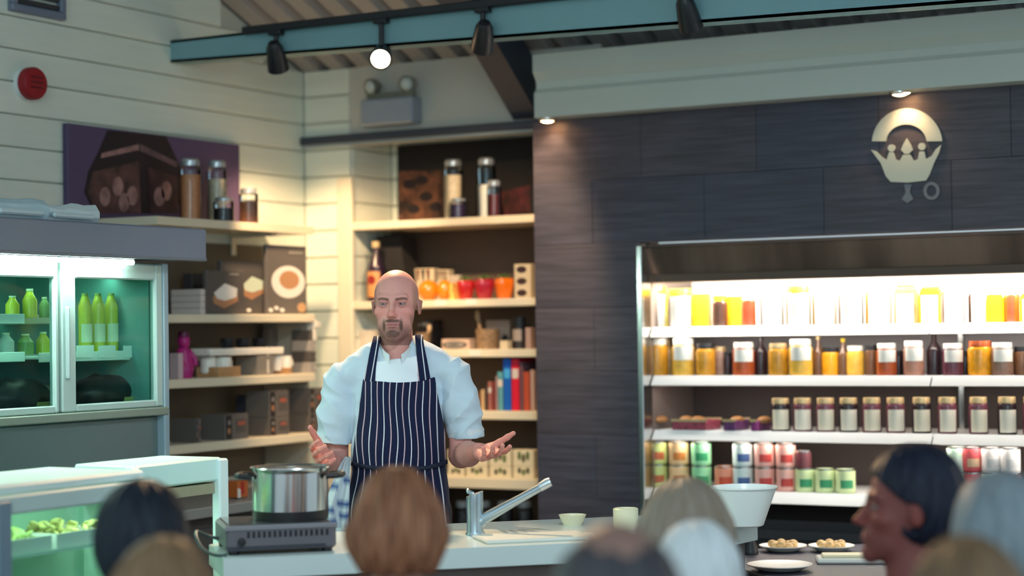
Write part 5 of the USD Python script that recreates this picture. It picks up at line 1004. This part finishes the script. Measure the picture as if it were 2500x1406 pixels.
def layer(pts_list, inf, zlo, zhi, base=None, ymax=.03, h=.0035, wrin=.0, skirt=False):
    f = Field(axis((-.27, .27, h)), axis((-.26, .10, h)), axis((zlo, zhi, h)))
    if base is None:
        torso(f, inf)
        if skirt: f.cap((-.05, .0, zs(1300)), (-.10, -.01, zs(1430)), .130, .135, .06); f.cap((.05, .0, zs(1300)), (.10, -.01, zs(1430)), .130, .135, .06)
        f.cap((-.055, .035, zs(868)), SL + (.005, .015, .004), .062 + inf, .060 + inf, .04); f.cap((.055, .035, zs(862)), SR + (-.005, .015, .004), .062 + inf, .060 + inf, .04)
    X, Z = np.meshgrid(f.ax[0], f.ax[2], indexing='ij'); sd = np.min([outline_sd(XZ(p), X, Z) for p in pts_list], 0)
    if wrin:
        G = np.stack(np.meshgrid(*f.ax, indexing='ij'), -1); nr = np.abs(f.V) < .03; Q = G[nr]; f.V[nr] += ((meshkit.fbm(Q * (10, 10, 5), 3, 4) - .5) * wrin).astype(np.float32)
        if skirt: f.V[nr] += (.006 * np.sin(Q[:, 0] * 60 + 2 * meshkit.noise(Q * 6)) * np.clip((zs(1140) - Q[:, 2]) * 8, 0, 1)).astype(np.float32)
    f.V = np.maximum(f.V, sd[:, None, :].astype(np.float32)); f.V = np.maximum(f.V, f.ax[1][None, :, None] - ymax); return f.mesh()
flap = layer([[(912, 884), (940, 880), (964, 876), (992, 874), (1021, 868), (1024, 945), (913, 945)]], .012, 1.38, 1.60); obj('lapel_panel', flap, M('lapel_white', (.80, .84, .88), .85), jacket, smooth=50)
# apron: bib, skirt, straps, tie
usk = lambda x, z: x / np.interp(z, [zs(1400), zs(1285), zs(1140), zs(1040), zs(925)], [.196, .190, .158, .158, .150])
def apron_u(v): return usk(v[:, 0] - .004, v[:, 2]) * .158 + .0030 * np.sin(v[:, 2] * 24 + v[:, 0] * 22) + .006 * (meshkit.noise(v * (7, 0, 9), 3) - .5)
LOOK['apron'] = usdkit.material(stage, '/World/Looks/apron_stripe', {"a": ("attribute", {"attribute": "u"}), "d": ("math", {"math_type": "divide", "value2": .0232}), "f": ("math", {"math_type": "fraction"}), "l": ("math", {"math_type": "less_than", "value2": .16}),
    "n": ("geometry", {}), "ns": ("noise_texture", {"scale": 500., "detail": 2.}), "fl": ("math", {"math_type": "floor"}), "md": ("math", {"math_type": "modulo", "value2": 2.}), "ab": ("math", {"math_type": "absolute"}), "w": ("mix", {"color1": (.66, .64, .68), "color2": (.62, .42, .46)}),
    "m": ("mix", {"color1": (.007, .011, .042), "color2": (.6, .56, .58)}), "p": ("principled_bsdf", {"roughness": .8, "sheen_weight": .06, "specular_ior_level": .2}), "b": ("bump", {"strength": .12, "distance": .002})},
    [("a.fac", "d.value1"), ("d.value", "f.value1"), ("f.value", "l.value1"), ("d.value", "fl.value1"), ("fl.value", "md.value1"), ("md.value", "ab.value1"), ("ab.value", "w.fac"), ("l.value", "m.fac"), ("w.color", "m.color2"), ("m.color", "p.base_color"), ("n.position", "ns.vector"), ("ns.fac", "b.height"), ("b.normal", "p.normal")], surface="p.BSDF")
ap = layer([[(884, 926), (915, 930), (972, 934), (1030, 930), (1060, 921), (1066, 960), (1076, 1010), (1084, 1060), (1087, 1100), (1089, 1135), (1098, 1190), (1110, 1240), (1119, 1290), (1126, 1400), (836, 1400), (842, 1290), (850, 1200), (858, 1135), (861, 1100), (866, 1060), (872, 1020), (880, 965)]], .014, zs(1398), zs(915), skirt=True, ymax=.05, wrin=.010)
apron = obj('apron', ap, LOOK['apron'], chef, u=apron_u(ap.vertices))
stl = layer([[(886, 932), (915, 934), (917, 885), (923, 836), (926, 820), (906, 820), (902, 845), (895, 885)]], .016, zs(936), zs(818), ymax=.06)
obj('strap', stl, LOOK['apron'], apron, u=(stl.vertices[:, 0] + .02 * 0 - np.interp(stl.vertices[:, 2], [zs(932), zs(836)], [LP(901, 932, -.1)[0], LP(915, 836, -.1)[0]])) + .0045 + .0232 * 4 - .006)
st2 = layer([[(1020, 932), (1050, 928), (1041, 880), (1031, 836), (1026, 816), (1008, 816), (1013, 840), (1016, 885)]], .016, zs(936), zs(814), ymax=.06)
obj('strap', st2, LOOK['apron'], apron, u=(st2.vertices[:, 0] - np.interp(st2.vertices[:, 2], [zs(932), zs(836)], [LP(1035, 932, -.1)[0], LP(1022, 836, -.1)[0]])) - .004 + .0232 * 4)
tie = layer([[(856, 1128), (900, 1134), (970, 1138), (1040, 1136), (1090, 1126), (1092, 1137), (1040, 1146), (970, 1148), (900, 1144), (854, 1138)]], .0215, zs(1155), zs(1118), ymax=.06)
obj('waist_tie', tie, M('apron_navy', (.008, .012, .035), .8), apron, smooth=50)
# trousers and shoes (behind the counter)
f = Field(axis((-.26, .26, .01)), axis((-.2, .2, .01)), axis((.07, 1.06, .012)))
for sx in (-1, 1): f.cap((sx * .09, .02, .96), (sx * .10, .0, .50), .098, .074, .03); f.cap((sx * .10, 0, .50), (sx * .11, .03, .10), .072, .062, .02)
obj('trousers', f.mesh(), M('trouser_dark', (.02, .022, .03), .85), chef, smooth=True)
for sx in (-1, 1): obj('shoe', [moved(ball((0, 0, 0), (.05, .145, .06), 2), (sx * .115, -.04, .06))], black_m, chef, smooth=True)
# cloth hanging at the hip
tw = []
def ribbon(rows, th=.006):
    R_ = np.array(rows, float); nR, nC = R_.shape[:2]; f = []; v = np.vstack([R_.reshape(-1, 3), (R_ + (0, th, 0)).reshape(-1, 3)]); o = nR * nC
    for i in range(nR - 1):
        for j in range(nC - 1): a, b_, c_, d_ = i * nC + j, i * nC + j + 1, (i + 1) * nC + j + 1, (i + 1) * nC + j; f += [(a, c_, b_), (a, d_, c_), (o + a, o + b_, o + c_), (o + a, o + c_, o + d_)]
    for i in range(nR - 1): a, d_ = i * nC, (i + 1) * nC; f += [(a, o + d_, d_), (a, o + a, o + d_)]; a, d_ = i * nC + nC - 1, (i + 1) * nC + nC - 1; f += [(a, d_, o + d_), (a, o + d_, o + a)]
    m_ = trimesh.Trimesh(v, f, process=False); return m_
rows = []
for i in range(14):
    t_ = i / 13; l_, r_ = LP(846 - 50 * min(1, t_ * 1.6) ** .8, 1112 + 185 * t_, -.06), LP(862 - 8 * t_, 1112 + 185 * t_, -.06)
    rows.append([l_ * (1 - u_) + r_ * u_ + np.array([0, -.070 + .016 * math.sin(u_ * 11 + t_ * 2), 0]) for u_ in np.linspace(0, 1, 12)])
twm = ribbon(rows); twc = np.tile((.66, .72, .76), (len(twm.vertices), 1)); vz = twm.vertices; 
for zq in (1180, 1232, 1262): twc[np.abs(vz[:, 2] - zs(zq) - vz[:, 0] * .3 - .07) < .008] = (.05, .12, .32)
tl = thing('tea_towel', 'white tea towel with blue stripes hanging at the hip beside the apron', 'towel', c0, YAW); obj('cloth', twm, cloth_m, tl, col=twc)

# ---- the audience, seated with their backs to us
def sitter(label, px, py_top, d, face=0., hair=(.02, .018, .03), hair2=None, style='short', wide=1., shirt=(.1, .1, .12), skin=(.50, .27, .21), nod=0., seed=0, sc=1., tall=1., collar=None, lift=0.):
    q = at_d(px, py_top, d); zt = q[2]; o = np.array([q[0], q[1], 0.]); t = thing('person', label, 'person', o, YAW)
    extra = {'bob': .019, 'short': .006, 'full': .012, 'bald': -.010}[style]; Hz = zt - (.118 + extra) * sc
    Hd = Head((0, 0, Hz), math.pi + face, nod, sc); sz = Hz - .245 * sc; near = abs(face) > 1.
    f = Field(axis((-.30, .30, .008)), axis((-.22, .62, .008)), axis((0, .50, .016), (.50, .72, .007), (.72, sz, .016), (sz, zt + .03, .0045 if near else .006)))
    f.cap((0, -.012 + .02, Hz - .07), (0, -.04, sz + .02), .054 * sc, .064, .02); f.cap((-.03, -.04, sz + .01), (-.165, -.03, sz - .035), .045, .05, .03); f.cap((.03, -.04, sz + .01), (.165, -.03, sz - .035), .045, .05, .03)
    f.ell((0, -.02, sz - .19), (.155, .10, .20), .05); f.ell((0, -.02, .62), (.15, .115, .20), .05)
    for sx in (-1, 1):
        f.cap((sx * .085, .0, .53), (sx * .11, .38, .50), .075, .055, .03); f.cap((sx * .11, .38, .50), (sx * .11, .34, .08), .052, .036, .02); f.cap((sx * .11, .32, .05), (sx * .12, .44, .035), .036, .030, .02)
        S_, E_, W_ = np.array((sx * .19, -.03, sz - .05)), np.array((sx * .212, .05, sz - .34)), np.array((sx * .10, .25, .63)); f.cap(S_, E_, .046, .038, .02); f.cap(E_, W_, .038, .027, .02)
        hand(f, W_, (-sx * .45, .85, -.12), (0, 0, -1), (-sx, .2, 0), 1., (.25, .3, .32, .35))
    Hd.carve(f, face=True); m = f.mesh(); col = face_colours(Hd, m.vertices, skin, brow=tuple(np.array(hair) * .8), stubble=None); obj('body', m, skin_m, t, col=col)
    if near: eyes(Hd, t)
    # clothes
    g = Field(axis((-.31, .31, .009)), axis((-.20, .62, .009)), axis((.08, .72, .016), (.72, sz + .10, .009)))
    g.cap((-.04, -.04, sz + .005), (-.165, -.03, sz - .035), .058, .064, .04); g.cap((.04, -.04, sz + .005), (.165, -.03, sz - .035), .058, .064, .04); g.ell((0, -.02, sz - .19), (.172, .118, .21), .06); g.ell((0, -.02, .62), (.168, .13, .20), .06)
    for sx in (-1, 1):
        S_, E_, W_ = np.array((sx * .19, -.03, sz - .05)), np.array((sx * .212, .05, sz - .34)), np.array((sx * .10, .25, .63)); g.cap(S_, E_, .062, .052, .03); g.cap(E_, E_ * .15 + W_ * .85, .052, .038, .02)
    sh = Field(*g.ax); sh.V = g.V.copy(); G = np.stack(np.meshgrid(*g.ax, indexing='ij'), -1); nr = np.abs(sh.V) < .03; sh.V[nr] += ((meshkit.fbm(G[nr] * 9, 3, seed) - .5) * .014).astype(np.float32)
    sh.cap((0, .0, sz + .20), (0, -.02, sz + .03), .060, .058, .01, 'sub'); m = sh.mesh(); obj('top', m, cloth_m, t, col=np.tile(shirt, (len(m.vertices), 1)))
    lg = Field(*g.ax)
    for sx in (-1, 1): lg.cap((sx * .085, .0, .53), (sx * .11, .38, .50), .090, .072, .03); lg.cap((sx * .11, .38, .50), (sx * .11, .34, .10), .070, .060, .02)
    m = lg.mesh(); obj('trousers', m, cloth_m, t, col=np.tile((.03, .035, .05), (len(m.vertices), 1)))
    for sx in (-1, 1): obj('shoe', ball((sx * .117, .375, .045), (.045, .125, .045), 2), black_m, t, smooth=True)
    if collar: 
        ring = lathe([(.060, 0), (.066, 0), (.060, .040), (.054, .040)], 32); ring.vertices[:, 1] *= 1.05; obj('collar', moved(ring, (0, -.030, sz + .025)), M('collar_%d' % seed, collar, .8), t, smooth=50)
    # hair
    h = Field(axis((-.16 * wide, .16 * wide, .0042)), axis((-.17, .17, .0042)), axis((Hz - .20, zt + .04, .0042))); P = Hd.to_local(np.broadcast_arrays(h.ax[0][:, None, None], h.ax[1][None, :, None], h.ax[2][None, None, :])); x, y, z = P
    sm = lambda a, b_, k=.03: (lambda w_: a * (1 - w_) + b_ * w_ - k * w_ * (1 - w_))(np.clip(.5 + .5 * (a - b_) / k, 0, 1))
    if style == 'bob':
        V = sm(d_ell(P, (0, .016, .034), (.094 * wide, .112, .114 * tall)), d_ell(P, (0, .024, -.008), (.106 * wide, .106, .076)), .05); V = sm(V, d_ell(P, (0, .045, -.045), (.086 * wide, .07, .05)), .04); V = np.maximum(V, np.maximum((-.078 - z) * .8, -(y + .045 + .9 * np.maximum(0, z - .03))))
    elif style == 'full':
        V = sm(d_ell(P, (0, .014, .035), (.086 * wide, .110, .104 * tall)), d_ell(P, (0, .03, -.02), (.084 * wide, .092, .080)), .04); V = np.maximum(V, np.maximum((-.085 - z) * .8, -(y + .040 + 1.1 * np.maximum(0, z - .04))))
    elif style == 'short':
        V = sm(d_ell(P, (0, .014, .034), (.082 * wide, .108, .098 * tall)), d_ell(P, (0, .034, -.02), (.076 * wide, .082, .072)), .04); V = np.maximum(V, np.maximum((-.075 - z) * .8, -(y + .018 + 1.25 * np.maximum(0, z - .015)))); V = np.maximum(V, -d_ell(P, (.085, -.002, -.02), (.03, .026, .036))); V = np.maximum(V, -d_ell(P, (-.085, -.002, -.02), (.03, .026, .036)))
    else:
        V = sm(d_ell(P, (0, .014, .022), (.082 * wide, .106, .086)), d_ell(P, (0, .034, -.02), (.077 * wide, .082, .072)), .04); V = np.maximum(V, np.maximum((-.075 - z) * .8, -(y + .0 - .2 * z))); V = np.maximum(V, -d_ell(P, (0, -.03, .115), (.062, .098, .060))); V = np.maximum(V, -d_ell(P, (.085, -.002, -.02), (.03, .026, .036))); V = np.maximum(V, -d_ell(P, (-.085, -.002, -.02), (.03, .026, .036)))
    def strands(x, y, z, k=1.): az = np.arctan2(x, y + .0); pol = np.arctan2(np.hypot(x, y - .02), z + .02); return np.stack([az * 16 * k, pol * 2.2 + np.sin(az * 3), np.full_like(x, seed * 3.7)], -1)
    nr = np.abs(V) < .02; amp = {'bob': .016, 'full': .012, 'short': .006, 'bald': .004}[style]
    V = V.astype(np.float32); S3 = strands(x[nr], y[nr], z[nr], .5); V[nr] += ((meshkit.noise(S3, seed) - .5) * amp + (meshkit.noise(S3 * (2.6, 1.5, 1), seed + 4) - .5) * amp * .6).astype(np.float32)
    h.V = (V * sc).astype(np.float32); m = h.mesh(); xx, yy, zz = Hd.to_local(m.vertices.T); S3 = strands(xx, yy, zz, 1.2); w_ = np.clip(meshkit.noise(S3 * (1, 1.4, 1), seed + 9) * .65 + meshkit.noise(S3 * (3, 1, 1), seed + 2) * .55 - .1, 0, 1)
    c2 = np.array(hair2 if hair2 is not None else np.array(hair) * 1.8); obj('hair', m, hair_m, t, col=np.array(hair) * (1 - w_[:, None]) + c2 * w_[:, None]); return t
sitter('seated person with dark blue black hair and greying right side, left of the hob', 346, 1178, 4.05, face=.12, hair=(.004, .006, .013), hair2=(.028, .038, .055), style='full', wide=1.12, shirt=(.03, .035, .05), seed=1)
sitter('seated person with tousled brown hair at the bottom left corner area', 400, 1322, 3.42, face=-.1, hair=(.12, .06, .03), hair2=(.34, .21, .12), style='bob', wide=.98, shirt=(.08, .06, .05), seed=2)
sitter('seated woman with a rounded auburn bob and a red top in the middle front', 968, 1150, 4.18, face=.08, hair=(.12, .036, .018), hair2=(.50, .22, .12), style='bob', wide=1.0, shirt=(.30, .06, .07), seed=3, collar=(.42, .12, .14))
sitter('seated balding man with dark grey hair at the bottom, nearest the camera', 1500, 1290, 2.95, face=.05, hair=(.020, .018, .024), hair2=(.10, .09, .10), style='bald', wide=1.14, shirt=(.04, .04, .05), skin=(.30, .17, .14), seed=4, sc=1.06)
sitter('seated person with pale blonde grey hair in front of the chiller', 1672, 1174, 4.55, face=-.05, hair=(.24, .155, .10), hair2=(.46, .40, .34), style='bob', wide=1.08, shirt=(.12, .10, .10), seed=5)
sitter('seated person with short white hair in front of the blonde person', 1702, 1280, 3.88, face=.0, hair=(.72, .76, .80), hair2=(.92, .94, .96), style='full', wide=1.02, shirt=(.16, .18, .22), seed=6)
sitter('dark haired man seen in profile looking left, with a pink shirt collar', 2218, 1099, 4.45, face=1.45, hair=(.004, .005, .013), hair2=(.022, .028, .055), style='short', wide=1.08, tall=1.08, shirt=(.03, .022, .02), skin=(.27, .085, .075), seed=7, nod=-.06, sc=1.08, collar=(.50, .24, .42))  # skin colour lowered to carry the shade on his turned face
sitter('seated person with silver grey hair at the right picture edge', 2440, 1160, 3.72, face=-.1, hair=(.13, .16, .19), hair2=(.34, .40, .44), style='full', wide=1.08, shirt=(.10, .11, .13), skin=(.34, .22, .18), seed=8)
sitter('seated person with wavy brown hair at the bottom right', 2352, 1318, 3.05, face=.1, hair=(.07, .038, .024), hair2=(.30, .18, .10), style='full', wide=1.02, shirt=(.05, .04, .035), seed=9)

# lamps of the track: the three dark spots light the shelves, the lit one shines forward
for (p, a), w in zip(cans, (3000., 6500., 2600., 0.)):
    if w: spot_light('track_spot', p + a * .075, a, w, WARM, .03, 36 if w > 1000 else 34)
for x, y in ((-2.24, YF + .055), (-3.82, YF + .055)):
    spot_light('downlight_beam', (x, y, 2.485), (0, .12, -1), 110., WARM, .025, 50)
